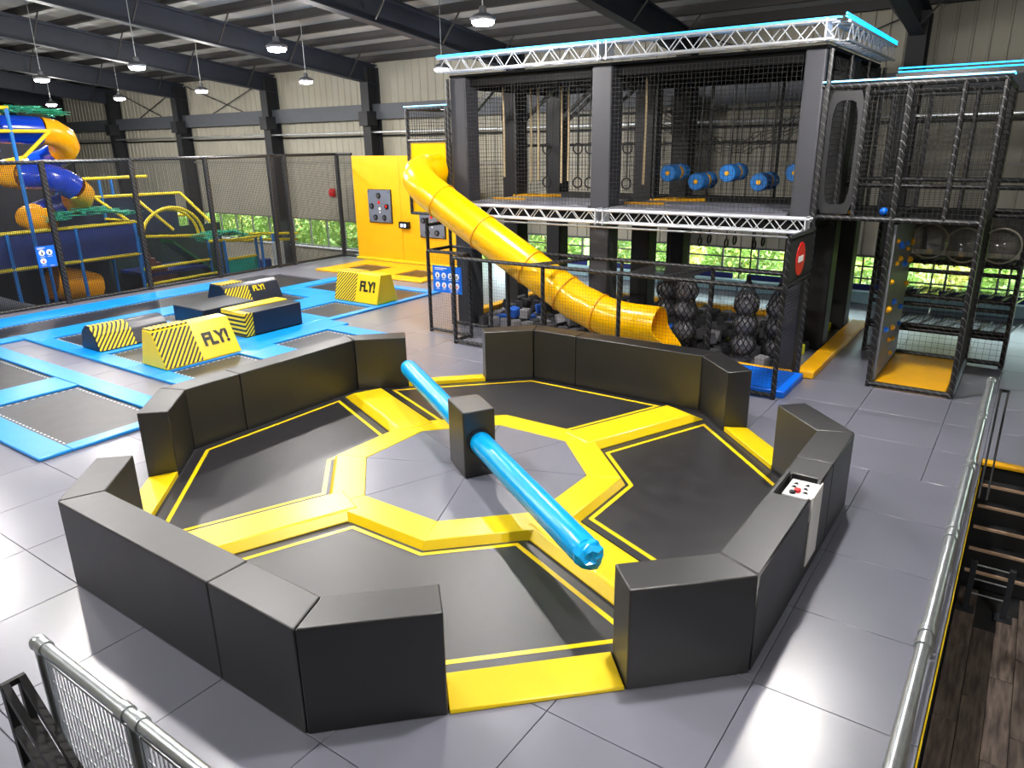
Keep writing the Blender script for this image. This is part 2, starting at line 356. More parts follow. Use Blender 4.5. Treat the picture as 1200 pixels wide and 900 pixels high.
# ---------------------------------------------------------------- the sweeper arena
AP = 4.0; TH = .36; HW = .87; GAP = .666; T8 = math.tan(R(22.5))
def side(k, t, ap):
    "point at offset t along octagon side k (side 0 faces +X), apothem ap"
    a = R(45*k); return (ap*math.cos(a)-t*math.sin(a), ap*math.sin(a)+t*math.cos(a))
def barrier(k, label, notch=False):
    cx, cy = side(k, 0, AP-TH/2); t = thing('arena_barrier', label, 'barrier', (cx, cy, 0), 'black padded barriers around the sweeper arena')
    e = .004; io, ii = AP*T8, (AP-TH)*T8
    polys = [[side(k, -io+e, AP), side(k, .67-e, AP), side(k, .67-e, AP-TH), side(k, -ii+e, AP-TH)],
             [side(k, .67+e, AP), side(k, io-e, AP), side(k, ii-e, AP-TH), side(k, .67+e, AP-TH)],
             [side(k+1, -io+e, AP), side(k+1, -GAP, AP), side(k+1, -GAP, AP-TH), side(k+1, -ii+e, AP-TH)],
             [side(k-1, GAP, AP), side(k-1, io-e, AP), side(k-1, ii-e, AP-TH), side(k-1, GAP, AP-TH)]]
    for q, p in enumerate(polys):
        if notch and q == 0:
            o = MB().prism(p, 0, HW).build('padded_block', BLACKV, t)
            c = MB().box(3.70, 3.965, -.25, .27, .60, 1.2).build('cutter', BLACKV); c2 = MB().box(3.95, 4.1, -.185, .205, .60, 1.2).build('cutter', BLACKV)
            for c_ in (c, c2): md = o.modifiers.new('b', 'BOOLEAN'); md.object = c_; md.operation = 'DIFFERENCE'
            dg = bpy.context.evaluated_depsgraph_get(); me = bpy.data.meshes.new_from_object(o.evaluated_get(dg)); o.modifiers.clear(); o.data = me
            bpy.data.objects.remove(c); bpy.data.objects.remove(c2)
            bm = bmesh.new(); bm.from_mesh(me); es = [x for x in bm.edges if len(x.link_faces) == 2 and x.calc_face_angle() > .35]
            
            for f in bmesh.ops.bevel(bm, geom=es, offset=.014, segments=2, affect='EDGES')['faces']: f.smooth = True
            bm.to_mesh(me); bm.free()
        else: MB().prism(p, 0, HW).build('padded_block', BLACKV, t, bevel=.014, seg=3)
    return t
barrier(0, 'black padded arena barrier holding the white control box', True)
barrier(2, 'black padded arena barrier standing before the yellow tube slide')
barrier(4, 'black padded arena barrier next to the blue trampolines')
barrier(6, 'black padded arena barrier beside the galvanised mesh railing')
cb = thing('control_box', 'white control box with red button set into the black barrier', 'control panel', (3.86, 0, .6))
MB().box(3.74, 3.998, -.175, .195, .61, .845).build('housing', mat('pale_grey_enamel', (205, 205, 205), .4), cb, bevel=.008)
MB().box(4.002, 4.016, -.17, .20, .16, .865).build('front_plate', mat('white_enamel', (222, 220, 216), .4), cb, bevel=.003)
MB().lathe((3.85, -.07, .84), [(.03, 0), (.03, .03), (.022, .035)], 14).build('button_red', REDM, cb)['label'] = 'red push button'
MB().lathe((3.82, -.12, .84), [(.028, 0), (.028, .025), (.02, .03)], 14).build('button_black', PIPE, cb)
for x, y in ((3.80, .10), (3.80, .02), (3.90, .10), (3.90, .02), (3.92, -.06)):
    MB().prism([(x-.03, y-.02), (x+.03, y-.02), (x, y+.03)], .842, .845).build('printed_symbol', PIPE, cb)
# arena floor: beds, printed line, island
af = struct(MB().prism([polar(22.5+45*k, (AP-.05)/math.cos(R(22.5))) for k in range(8)], .001, .006).build('trim_1', DARKBASE))
def inter(n1, d1, n2, d2):
    det = n1[0]*n2[1]-n1[1]*n2[0]; return ((d1*n2[1]-d2*n1[1])/det, (n1[0]*d2-n2[0]*d1)/det)
def nrm(a): return (math.cos(R(a)), math.sin(R(a)))
def sector(off, a_in, a_out):
    # sector between the spokes at -22.5 and 67.5 degrees; bounding lines n.p = d
    L = [(nrm(67.5), off), (nrm(0), a_out), (nrm(45), a_out), (nrm(-22.5), off), (nrm(45), a_in), (nrm(0), a_in)]
    return [inter(L[i][0], L[i][1], L[(i+1) % 6][0], L[(i+1) % 6][1]) for i in range(6)]
bed = thing('trampoline', 'black arena trampoline bed with yellow outline by the control box barrier', 'trampoline', (0, 0, .006))
MB().prism(sector(.36, 1.74, 3.60), .006, .016).build('bed', BED, bed)
o1, i1 = sector(.455, 1.78, 3.48), sector(.505, 1.83, 3.43)
for q in range(6):
    p = (q+1) % 6; MB().prism([o1[q], o1[p], i1[p], i1[q]], .016, .0185).build('outline', YEL, bed)
for k, lb in ((1, 'black arena trampoline bed with yellow outline before the barrier at the slide'), (2, 'black arena trampoline bed with yellow outline next to the blue trampolines'), (3, 'sheeny arena trampoline bed with yellow outline beside the mesh railing')):
    c = copy_tree(bed, rz=R(90*k)); c['label'] = lb
for k in range(4):
    a = 45+90*k; q = 2*k+1
    sl = MB().loft([[(*side(q, -GAP+.01, AP), .002), (*side(q, GAP-.01, AP), .002), (*side(q, GAP-.01, AP-TH), .002), (*side(q, -GAP+.01, AP-TH), .002)],
                    [(*side(q, -GAP+.01, AP-.01), .03), (*side(q, GAP-.01, AP-.01), .03), (*side(q, GAP-.01, AP-TH), .075), (*side(q, -GAP+.01, AP-TH), .075)]]).build('entrance_pad', YEL, None, bevel=.008)
    tag(sl, ['yellow sill pad in the arena gap facing the climbing cage', 'yellow sill pad in the arena gap facing the tower front', 'yellow sill pad in the arena gap facing the blue trampolines', 'yellow sill pad in the arena gap facing the viewer railing corner'][k], 'floor pad')
isl = thing('sweeper_island', 'yellow ringed grey octagon island with four spoke pads around the sweeper post', 'floor pad', (0, 0, .006))
ZI = .105
for k in range(8):
    a0, a1 = 22.5+45*k, 67.5+45*k; c = math.cos(R(22.5)); q = .004
    ro, rm, ri = 1.745/c, 1.69/c, 1.315/c
    MB().loft([[(*polar(a0, ro), .006), (*polar(a1, ro), .006), (*polar(a1, ri), .006), (*polar(a0, ri), .006)],
               [(*polar(a0, rm), ZI), (*polar(a1, rm), ZI), (*polar(a1, ri), ZI), (*polar(a0, ri), ZI)]]).build('ring_pad', YEL, isl, bevel=.008)
    ri -= .006
    MB().loft([[(*polar(a0+.15, .06), .006), (*polar(a0+.15, ri), .006), (*polar(a1-.15, ri), .006), (*polar(a1-.15, .06), .006)],
               [(*polar(a0+.15, .06), ZI+.012), (*polar(a0+.15, ri), ZI-.006), (*polar(a1-.15, ri), ZI-.006), (*polar(a1-.15, .06), ZI+.012)]]).build('grey_pad', GREYPAD, isl, bevel=.004, seg=1)
for k in range(4):
    a = 67.5+90*k; d = Vector((*nrm(a), 0)); n = Vector((-d.y, d.x, 0))
    def P(r, t, z): v = d*r+n*t; return (v.x, v.y, z)
    MB().loft([[P(1.60, -.33, .006), P(3.72, -.33, .006), P(3.72, .33, .006), P(1.60, .33, .006)],
               [P(1.60, -.235, ZI+.012), P(3.50, -.235, ZI+.012), P(3.50, .235, ZI+.012), P(1.60, .235, ZI+.012)]]).build('spoke_pad', YEL, isl, bevel=.02)
# sweeper
TA = -32.5; d = Vector((*nrm(TA), 0)); n = Vector((-d.y, d.x, 0)); c0 = Vector((.03, -.04, 0))
sw = thing('sweeper', 'black sweeper post with long bright blue padded arm through it', 'sweeper', (.03, -.04, .12))
def Q(a, b): v = c0+d*a+n*b; return (v.x, v.y)
MB().prism([Q(-.29, -.2), Q(.29, -.2), Q(.29, .2), Q(-.29, .2)], .119, .955).build('housing', BLACKV, sw, bevel=.015)
ZA = .56
def arm(sgn):
    path = [c0+d*sgn*s+Vector((0, 0, ZA)) for s in ((.28, .34, 1.2, 2.2, 2.9, 2.97, 3.0) if sgn > 0 else (.28, .34, 1.2, 2.2, 2.96, 3.04, 3.09))]
    o = MB().tube(path, [.128, .135, .135, .136, .135, .122, .06], 20).build('arm', CYAN, sw, smooth=True); return o
arm(1); arm(-1)
for s in (-1, 1):
    p = c0+d*s*.285+Vector((0, 0, ZA)); MB().tube([p, p+d*s*.03], .165, 20).build('collar', PIPE, sw, smooth=True)
rr = random.Random(9); e0 = c0+d*3.03+Vector((0, 0, ZA)); rings = []   # crumpled cover gathered at the near end
for off_, rad in ((-.05, .138), (.0, .137), (.045, .122), (.075, .085), (.09, .03)):
    rings.append([e0+d*(off_+rr.uniform(-.02, .02))+(n*math.cos(2*PI*q/11)+Vector((0, 0, 1))*math.sin(2*PI*q/11))*rad*rr.uniform(.9, 1.08) for q in range(11)])
MB().loft(rings).build('crumpled_end', CYAN, sw)
# ---------------------------------------------------------------- trampoline courts
STITCH = mat('white_stitching', (215, 222, 228), .6)
def court(name, label, pads, beds, padm, zp=.05):
    xs = [p[0] for p in pads]+[p[1] for p in pads]; ys = [p[2] for p in pads]+[p[3] for p in pads]
    t = thing(name, label, 'trampolines', ((min(xs)+max(xs))/2, (min(ys)+max(ys))/2, 0))
    for x0, x1, y0, y1 in pads:
        MB().box(x0+.004, x1-.004, y0+.004, y1-.004, .001, zp).build('pad', padm, t, bevel=.014)
    for x0, x1, y0, y1 in beds:
        b = MB().box(x0, x1, y0, y1, .001, .012).build('bed', BED, t)
        m = MB(); e = .065; L = .055
        for a0, a1, f in ((x0+e, x1-e, 0), (y0+e, y1-e, 1)):
            nn = int((a1-a0)/(2*L))
            for q in range(nn):
                s0 = a0+(a1-a0)*q/nn
                for w in ((y0+e, y1-e) if f == 0 else (x0+e, x1-e)):
                    if f == 0: m.box(s0, s0+L, w-.011, w+.011, .012, .0145)
                    else: m.box(w-.011, w+.011, s0, s0+L, .012, .0145)
        m.build('stitching', STITCH, b)['kind'] = 'stuff'
    return t
C2, C3, C4 = (-11.85, -10.5), (-9.5, -8.15), (-7.3, -5.95)
ROWS = [(.30, 1.75), (2.58, 4.05), (4.85, 6.25), (7.15, 8.42)]
pads = [(-14.97, -14.0, -5.1, 6.0), (-14.97, -12.72, 6.0, 6.72), (-12.72, -12.33, -5.1, -.07), (-12.72, -11.85, -.07, 6.72), (-12.35, -11.85, 6.72, 8.75),
        (-10.5, -9.5, -.07, 8.75), (-8.15, -7.3, -.07, 4.7), (-8.15, -7.95, 4.7, 8.75), (-5.95, -5.6, -.07, 4.5)]
beds = [(-14.0, -12.72, -5.1, 6.0)]
for cx, nr in ((C2, 4), (C3, 4), (C4, 2)):
    ys = [-.07]+[v for r_ in ROWS[:nr] for v in r_]+[8.75 if nr == 4 else 4.5]
    for q in range(nr+1): pads.append((cx[0], cx[1], ys[2*q], ys[2*q+1]))
    for r_ in ROWS[:nr]: beds.append((cx[0], cx[1], *r_))
court('trampoline_court', 'large court of black trampolines framed by blue pads along the net fence', pads, beds, BLUE)
court('trampoline_court', 'pair of sheeny black trampolines framed by blue pads across the grey walkway', [(-12.33, -5.0, -1.03, -.65), (-12.33, -5.0, -2.9, -2.47), (-8.74, -7.9, -2.47, -1.03), (-5.25, -5.0, -2.47, -1.03)],
      [(-11.6, -8.74, -2.47, -1.03), (-7.9, -5.25, -2.47, -1.03)], BLUE)
court('trampoline_court', 'two small trampolines framed by yellow pads before the yellow target wall', [(-14.1, -9.4, 9.5, 10.05), (-14.1, -9.4, 11.2, 11.85), (-14.1, -13.4, 10.05, 11.2), (-12.1, -11.05, 10.05, 11.2), (-9.9, -9.4, 10.05, 11.2)],
      [(-13.4, -12.1, 10.05, 11.2), (-11.05, -9.9, 10.05, 11.2)], YELOR)

# ---------------------------------------------------------------- foam vaults
DKV = mat('dark_navy_vinyl', (22, 28, 42), .35, var=.1)
def vault_y(name, label, prof, y0, y1, body, split, with_text, stripe_first=True):
    "vault running along Y; prof = (x,z) outline, its slanted front face is prof[1]-prof[2]"
    t = thing(name, label, 'vault', (sum(p[0] for p in prof)/len(prof), (y0+y1)/2, .05))
    MB().loft([[(x, y0, z) for x, z in prof], [(x, y1, z) for x, z in prof]]).build('body', body, t, bevel=.03, seg=3)
    return t
z0 = .052
# front yellow vault with FLY!
PA = [(-8.15, z0), (-7.30, z0), (-7.66, .74), (-7.95, .76)]
va = vault_y('foam_vault', 'yellow FLY! foam vault with hazard stripes between blue pads and arena barrier', PA, .26, 1.86, YEL, 0, True)
def onface(a, b, s, y, e): # point on the slanted face
    x = a[0]+(b[0]-a[0])*s; z = a[1]+(b[1]-a[1])*s; L = math.hypot(b[0]-a[0], b[1]-a[1]); nx, nz = (b[1]-a[1])/L, -(b[0]-a[0])/L
    return (x+nx*e, y, z+nz*e)
def face_panel(t, a, b, y0, y1, m, name, e=.006, s0=.03, s1=.97):
    MB().loft([[onface(a, b, s0, y0, -.01), onface(a, b, s0, y1, -.01), onface(a, b, s1, y1, -.01), onface(a, b, s1, y0, -.01)],
               [onface(a, b, s0, y0, e), onface(a, b, s0, y1, e), onface(a, b, s1, y1, e), onface(a, b, s1, y0, e)]]).build(name, m, t)
face_panel(va, PA[1], PA[2], .27, 1.02, STRIPE_Y, 'hazard_panel')
MB().box(-7.95, -7.68, .27, 1.02, .745, .772).build('hazard_cap', STRIPE_Y, va)
u = (Vector((PA[2][0], 0, PA[2][1]))-Vector((PA[1][0], 0, PA[1][1]))).normalized()
text('FLY!', .36, va, PIPE, onface(PA[1], PA[2], .5, 1.44, .004), (0, 1, 0), u, bold=.014, sx=.85)
# dark rounded vault with striped half
PB = [(-10.42, z0), (-9.67, z0), (-9.80, .36), (-9.92, .48), (-10.02, .53), (-10.16, .53), (-10.3, .44)]
vb = vault_y('foam_vault', 'rounded dark foam vault, its face half hazard-striped, behind the front yellow vault', PB, .24, 1.8, DKV, 0, False)
for q in range(1, 5): face_panel(vb, PB[q], PB[q+1], .25, 1.0, STRIPE_Y, 'hazard_panel', e=.005, s0=.05, s1=1)
# long dark box with yellow top edge
vc = thing('foam_box', 'long dark navy foam box with yellow top edge and striped end', 'vault', (-8.6, 3.3, .05))
MB().box(-9.0, -8.16, 2.8, 4.08, z0, .56).build('body', DKV, vc, bevel=.02)
MB().box(-9.0, -8.16, 2.585, 2.797, z0, .56).build('hazard_end', STRIPE_Y, vc, bevel=.015)
MB().box(-9.0, -8.62, 2.59, 4.07, .558, .585).build('yellow_top', YEL, vc, bevel=.008)
# back group
vd = thing('foam_box', 'low wide black foam box before the hazard-striped ramp block', 'vault', (-10.6, 3.4, .05))
MB().box(-10.95, -9.75, 2.62, 4.0, z0, .45).build('body', DKV, vd, bevel=.02)
ve = vault_y('foam_vault', 'dark ramp block with hazard stripes and small yellow lettering behind the black box', [(-12.2, z0), (-11.15, z0), (-11.35, .5), (-11.5, .58), (-11.95, .58)], 4.25, 5.9, DKV, 0, False)
PE = [(-12.2, z0), (-11.15, z0), (-11.35, .5)]
face_panel(ve, PE[1], PE[2], 4.26, 4.95, STRIPE_Y, 'hazard_panel', s0=.02, s1=1); MB().box(-11.95, -11.5, 4.26, 4.95, .575, .588).build('hazard_cap', STRIPE_Y, ve)
text('FLY!', .2, ve, YEL, onface(PE[1], PE[2], .75, 5.25, .004), (0, 1, 0), (-.35, 0, .9), bold=.006)
# far yellow vault running along X
t = thing('foam_vault', 'yellow FLY! foam vault with hazard stripes before the yellow trampoline court', 'vault', (-8.9, 6.8, .05))
YA = [(6.38, z0), (7.16, z0), (6.98, .78), (6.58, .80)]
MB().loft([[(-9.68, y, z) for y, z in YA], [(-8.10, y, z) for y, z in YA]]).build('body', YEL, t, bevel=.03, seg=3)
def fy(s, x, e):
    a, b = YA[0], YA[3]; y = a[0]+(b[0]-a[0])*s; z = a[1]+(b[1]-a[1])*s; L = math.hypot(b[0]-a[0], b[1]-a[1]); return (x, y-(b[1]-a[1])/L*e, z+(b[0]-a[0])/L*e)
MB().loft([[fy(.03, -9.66, -.01), fy(.03, -8.9, -.01), fy(.97, -8.9, -.01), fy(.97, -9.66, -.01)], [fy(.03, -9.66, .006), fy(.03, -8.9, .006), fy(.97, -8.9, .006), fy(.97, -9.66, .006)]]).build('hazard_panel', STRIPE_X, t)
MB().box(-9.66, -8.9, 6.6, 6.96, .785, .806).build('hazard_cap', STRIPE_X, t)
text('FLY!', .36, t, PIPE, fy(.55, -8.5, .004), (1, 0, 0), (0, .2, .75), bold=.014, sx=.85)

# ---------------------------------------------------------------- yellow target wall
yw = thing('target_wall', 'tall bright yellow padded wall at the far end of the net fence', 'padded wall', (-12.6, 12.3, 0))
MB().box(-14.86, -12.62, 12.2, 12.36, .002, 3.58).build('wall_panel', YELWALL, yw, bevel=.01)
MB().box(-12.61, -9.6, 12.2, 12.36, .002, 3.58).build('wall_panel', YELWALL, yw, bevel=.01)
MB().box(-14.86, -9.6, 12.08, 12.2, .002, .09).build('base_pad', YEL, yw, bevel=.02)
def target(x, z, label):
    t = thing('target_panel', label, 'game panel', (x, 12.19, z))
    MB().box(x-.54, x+.54, 12.13, 12.198, z-.55, z+.55).build('plate', mat('slate_grey_panel', (104, 112, 126), .5), t, bevel=.02)
    MB().box(x-.56, x+.56, 12.16, 12.199, z-.57, z+.57).build('rim', PIPE, t, bevel=.01)
    for k, (dx, dz) in enumerate(((0, .36), (-.36, 0), (.36, 0), (-.2, -.38), (.22, -.38))):
        def ring(r): return [(x+dx+r*math.cos(2*PI*q/18), z+dz+r*math.sin(2*PI*q/18)) for q in range(18)]
        d = MB().loft([[(a, 12.131, b) for a, b in ring(.10)], [(a, 12.10, b) for a, b in ring(.09)]]).build('target_button', PIPE, t, smooth=True)
        MB().loft([[(a, 12.10, b) for a, b in ring(.05)], [(a, 12.094, b) for a, b in ring(.05)]]).build('button_face', REDM if k == 2 else GIRT, d)
    for dx, dz, m, r0 in ((0, .13, REDM, .055), (.02, -.08, WHITE, .05), (.02, -.2, WHITE, .03)):
        MB().loft([[(x+dx+r0*math.cos(2*PI*q/14), 12.131, z+dz+r0*math.sin(2*PI*q/14)) for q in range(14)], [(x+dx+r0*math.cos(2*PI*q/14), 12.122, z+dz+r0*math.sin(2*PI*q/14)) for q in range(14)]]).build('printed_dot', m, t)
    for sx in (-1, 1):
        for sz in (-1, 1): MB().box(x+sx*.48-.02, x+sx*.48+.02, 12.12, 12.131, z+sz*.49-.02, z+sz*.49+.02).build('screw', PIPE, t)
target(-13.58, 1.90, 'grey target game panel with round buttons, clear of the slide')
target(-11.2, 1.50, 'grey target game panel partly behind the yellow slide')
sb = thing('score_display', 'small black score display fixed between the two target panels', 'display', (-12.44, 12.17, 1.2))
MB().box(-12.66, -12.22, 12.08, 12.198, 1.2, 1.42).build('case', PIPE, sb, bevel=.012)
for dx in (-.08, .07): MB().box(-12.44+dx-.045, -12.44+dx+.045, 12.07, 12.081, 1.25, 1.35).build('digit', mat('digit_led', (200, 220, 255), .4, emit=(190, 215, 255), estr=2.5), sb)

ab = thing('alarm_bell', 'small red alarm bell on the cream wall above the window', 'alarm', (-18.3, 14.2, 1.96))
MB().box(-18.46, -18.14, 14.2, 14.27, 1.96, 2.28).build('back_plate', REDM, ab, bevel=.02)
MB().loft([[(-18.3+q*math.cos(2*PI*k/16), yy, 2.12+q*math.sin(2*PI*k/16)) for k in range(16)] for q, yy in ((.15, 14.2), (.14, 14.14), (.06, 14.11))]).build('gong', REDM, ab, smooth=True)
# ---------------------------------------------------------------- net fence along the soft play area
FX = -15.68; FT = 3.64
fn = thing('net_fence', 'tall black net fence on padded posts between court and soft play', 'fence', (FX, 4, 0))
def post(t, x, y, z0_, z1_, r=.055, m=PIPEL, name='post'): return MB().tube([(x, y, z0_), (x, y, z1_)], r, 8).build(name, m, t, smooth=True)
def rail(t, p, q, r=.045, m=PIPEL, name='rail'): return MB().tube([p, q], r, 8).build(name, m, t, smooth=True)
for y in (-4.6, -2.3, .05, 2.42, 4.72, 7.02, 9.32, 9.95, 12.25): post(fn, FX, y, .002, FT+.03, .08)
rail(fn, (FX, -4.6, FT), (FX, 12.25, FT), .05); rail(fn, (FX, -4.6, .05), (FX, 12.25, .05), .04)
rail(fn, (FX, 12.25, FT), (-14.9, 12.25, FT), .05); rail(fn, (FX, 12.25, .05), (-14.9, 12.25, .05), .04)
MB().net((FX, -4.6, .05), (0, 1, 0), (0, 0, 1), 16.85, FT-.05, .045, .0075).build('net', NETM, fn)
MB().net((FX, 12.25, .05), (1, 0, 0), (0, 0, 1), .78, FT-.05, .045, .0075).build('net', NETM, fn)
def sign(name, label, o, ux, uz, w, h, icons, n):
    "printed board: o lower left corner, ux along, uz up, n towards the viewer"
    o = Vector(o); ux = Vector(ux); uz = Vector(uz); n = Vector(n)
    t = thing(name, label, 'sign', tuple(o))
    def quad(a0, a1, b0, b1, e0, e1, m, nm):
        MB().loft([[o+ux*a+uz*b+n*e0 for a, b in ((a0, b0), (a1, b0), (a1, b1), (a0, b1))], [o+ux*a+uz*b+n*e1 for a, b in ((a0, b0), (a1, b0), (a1, b1), (a0, b1))]]).build(nm, m, t)
    quad(0, w, 0, h, 0, .012, mat('blue_sign_board', (0, 105, 220), .4), 'board')
    quad(w*.08, w*.5, h*.90, h*.93, .012, .015, WHITE, 'printed_line'); quad(w*.08, w*.38, h*.85, h*.87, .012, .015, WHITE, 'printed_line')
    quad(w*.6, w*.85, h*.05, h*.07, .012, .015, WHITE, 'printed_line')
    for a, b, r, red in icons:
        def ring(rr, e): return [o+ux*(a+rr*math.cos(2*PI*q/18))+uz*(b+rr*math.sin(2*PI*q/18))+n*e for q in range(18)]
        d = MB().loft([ring(r, .012), ring(r, .016)]).build('pictogram', WHITE, t)
        quad(a-r*.25, a+r*.25, b-r*.6, b+r*.1, .016, .019, REDM if red else PIPE, 'figure'); quad(a-r*.12, a+r*.12, b+r*.2, b+r*.5, .016, .019, PIPE, 'figure')
        quad(a-r*.8, a+r*.8, b-r*1.45, b-r*1.3, .012, .015, WHITE, 'printed_line')
sign('safety_sign', 'blue safety sign with three white pictograms hung on the net fence', (FX+.07, 1.84, 1.04), (0, 1, 0), (0, 0, 1), .45, .54, [(.13, .37, .075, 0), (.31, .37, .075, 0), (.13, .16, .075, 1)], (1, 0, 0))
# ---------------------------------------------------------------- climbing tower
tw = thing('climbing_tower', 'two-storey black netted climbing tower with silver trusses and cyan light tubes', 'climbing tower', (-1.5, 8.3, 0))
TX = (-5.1, -1.7, 2.02); TY = (6.45, 8.3, 10.2); ZD = 2.74
for i, x in enumerate(TX):
    for j, y in enumerate(TY):
        w = .21 if not (i == 2 and j == 0) else .16
        MB().box(x-w, x+w, y-.22, y+.22, .002, 5.22).build('padded_column', CHARPAD if j == 0 else BLACKPAD, tw, bevel=.03)
def truss(p, q, s, nm, fine=True):
    "box truss of side s between centre points p and q"
    p = Vector(p); q = Vector(q); d = (q-p).normalized(); n = Vector((0, 0, 1)).cross(d); up = Vector((0, 0, 1)); L = (q-p).length
    cs = [n*a*s/2+up*b*s/2 for a, b in ((-1, -1), (-1, 1), (1, 1), (1, -1))]
    T = MB().tube([p+cs[0], q+cs[0]], .022, 8).build(nm, ALU, tw, smooth=True)
    for c in cs[1:]: MB().tube([p+c, q+c], .022, 8).build('chord', ALU, T, smooth=True)
    N = max(2, round(L/s/1.7)); br = None
    for a, b in ((0, 1), (2, 3), (1, 2), (3, 0)):
        for k in range(N):
            A = p+d*L*k/N; B = p+d*L*(k+1)/N; M = (A+B)/2
            for e in ((A+cs[a], M+cs[b]), (M+cs[b], B+cs[a])):
                MB().tube(list(e), .0095, 5).build('brace', ALU, T)
    return T
YT = 6.06
truss((-5.36, YT, 5.44), (-1.55, YT, 5.44), .25, 'upper_truss'); truss((-1.53, YT, 5.44), (2.33, YT, 5.44), .25, 'upper_truss')
truss((-5.36, YT, 2.57), (-1.55, YT, 2.57), .22, 'lower_truss'); truss((-1.53, YT, 2.57), (2.26, YT, 2.57), .22, 'lower_truss')
truss((2.33, 6.2, 5.44), (2.33, 10.3, 5.44), .25, 'side_truss')
for x in (-1.62, -1.46, 2.2):
    MB().box(x-.012, x+.012, YT-.14, YT+.14, 2.42, 2.72).build('truss_plate', ALU, tw)
    MB().box(x-.012, x+.012, YT-.15, YT+.15, 5.29, 5.60).build('truss_plate', ALU, tw)
MB().tube([(-5.3, YT-.02, 2.37), (1.95, YT-.02, 2.37)], .02, 8).build('guard_pipe', STEEL, tw)
for a, b, m, r in (((-5.38, YT-.13, 5.60), (2.36, YT-.13, 5.60), LED, .010), ((-5.38, YT-.10, 5.63), (2.36, YT+.10, 5.62), LED, .010), ((2.46, YT-.1, 5.60), (2.46, 10.3, 5.60), LED, .016), ((2.46, YT-.1, 5.64), (2.46, 10.3, 5.64), LED, .016)):
    MB().tube([a, b], r, 8).build('light_tube', m, tw)
# beams, decks
for y in TY: MB().box(-5.3, 2.2, y-.06, y+.06, 5.05, 5.2).build('top_beam', mat('matt_black_board', (5, 5, 6), .8, spec=.2), tw)
MB().box(-5.32, 2.2, 6.25, 10.42, 5.225, 5.27).build('roof_panel', mat('black_board', (9, 9, 10), .8, spec=.2), tw)
for x in TX: MB().box(x-.05, x+.05, 6.68, 10.4, 5.0, 5.18).build('top_beam', mat('matt_black_board', (5, 5, 6), .8, spec=.2), tw)
MB().box(-5.3, 2.2, 6.2, 10.4, 2.42, 2.66).build('deck_frame', mat('black_board', (9, 9, 10), .8, spec=.2), tw)
for x0, x1 in ((-4.86, -1.94), (-1.46, 1.82)):
    MB().box(x0, x1, 6.22, 6.95, 2.66, ZD).build('deck_pad', GREYPAD, tw, bevel=.01)
    MB().box(x0, x1, 7.12, 7.95, 2.66, ZD).build('deck_pad', GREYPAD, tw, bevel=.01)
    MB().box(x0, x1, 8.05, 10.3, 2.66, ZD-.03).build('deck_mesh', BLACKPAD, tw)
for x in (-4.7, -1.2): MB().prism([(x-.25, 7.97), (x+.35, 7.97), (x+.75, 8.5), (x-.1, 8.5)], ZD-.03, ZD+.03).build('corner_pad', YELOR, tw)
for x in (-4.6, -1.35): MB().prism([(x-.2, 6.98), (x+.5, 6.98), (x+.6, 7.10), (x-.1, 7.10)], ZD-.02, ZD+.03).build('corner_pad', YELOR, tw)
# nets and thin posts
MB().net((-4.9, 6.21, ZD), (1, 0, 0), (0, 0, 1), 2.98, 2.4, .075, .005).build('front_net', NETM, tw)
MB().net((-1.48, 6.21, ZD), (1, 0, 0), (0, 0, 1), 3.32, 2.4, .075, .005).build('front_net', NETM, tw)
MB().net((-5.3, 10.38, ZD), (1, 0, 0), (0, 0, 1), 7.5, 2.4, .09, .006).build('back_net', NETM, tw)
MB().net((-5.28, 6.7, ZD), (0, 1, 0), (0, 0, 1), 3.5, 2.4, .09, .006).build('side_net', NETM, tw)
MB().net((2.22, 6.7, ZD), (0, 1, 0), (0, 0, 1), 3.5, 2.4, .09, .006).build('side_net', NETM, tw)
MB().net((-1.45, 6.7, ZD), (0, 1, 0), (0, 0, 1), 3.5, 2.4, .09, .006).build('inner_net', NETM, tw)
for x, y in ((-5.32, 6.18), (-4.86, 8.0), (-3.4, 10.36), (-1.40, 8.0), (-1.15, 10.36), (.4, 10.36), (2.26, 6.2), (2.3, 7.4), (2.3, 8.8), (2.3, 10.36)): post(tw, x, y, ZD-.3, 5.2, .035)
for z in (3.85, 4.55): rail(tw, (-5.28, 10.34, z), (2.2, 10.34, z), .03)
rail(tw, (-5.28, 8.15, 3.85), (-5.28, 10.3, 3.85), .03)
# upper left bay with the slide exit panel
for x, y in ((-6.6, 6.27), (-6.6, 8.2), (-5.46, 6.27)): post(tw, x, y, 2.4, 4.68, .04)
for p, q in (((-6.6, 6.27, 4.66), (-5.4, 6.27, 4.66)), ((-6.6, 6.27, 4.66), (-6.6, 8.2, 4.66)), ((-6.6, 6.27, 4.0), (-5.46, 6.27, 4.0)), ((-6.6, 6.27, 2.42), (-5.46, 6.27, 2.42))): rail(tw, p, q, .035)
MB().net((-6.6, 6.27, 4.02), (1, 0, 0), (0, 0, 1), 1.14, .62, .07, .006).build('side_net', NETM, tw)
MB().net((-6.6, 6.27, 2.44), (0, 1, 0), (0, 0, 1), 1.93, 2.2, .08, .006).build('side_net', NETM, tw)
MB().box(-6.55, -5.38, 6.29, 6.33, 2.44, 3.95).build('slide_panel', YELSL, tw, bevel=.01)
MB().tube([(-6.64, 6.22, 4.71), (-5.4, 6.22, 4.71)], .013, 8).build('light_tube', LEDW, tw)
MB().bar((-6.35, 8.4, 4.66), (-5.35, 8.4, 5.5), .12).build('slanted_beam', PIPE, tw); MB().bar((-6.0, 7.2, 4.66), (-5.3, 7.2, 5.25), .08).build('slanted_beam', PIPE, tw)
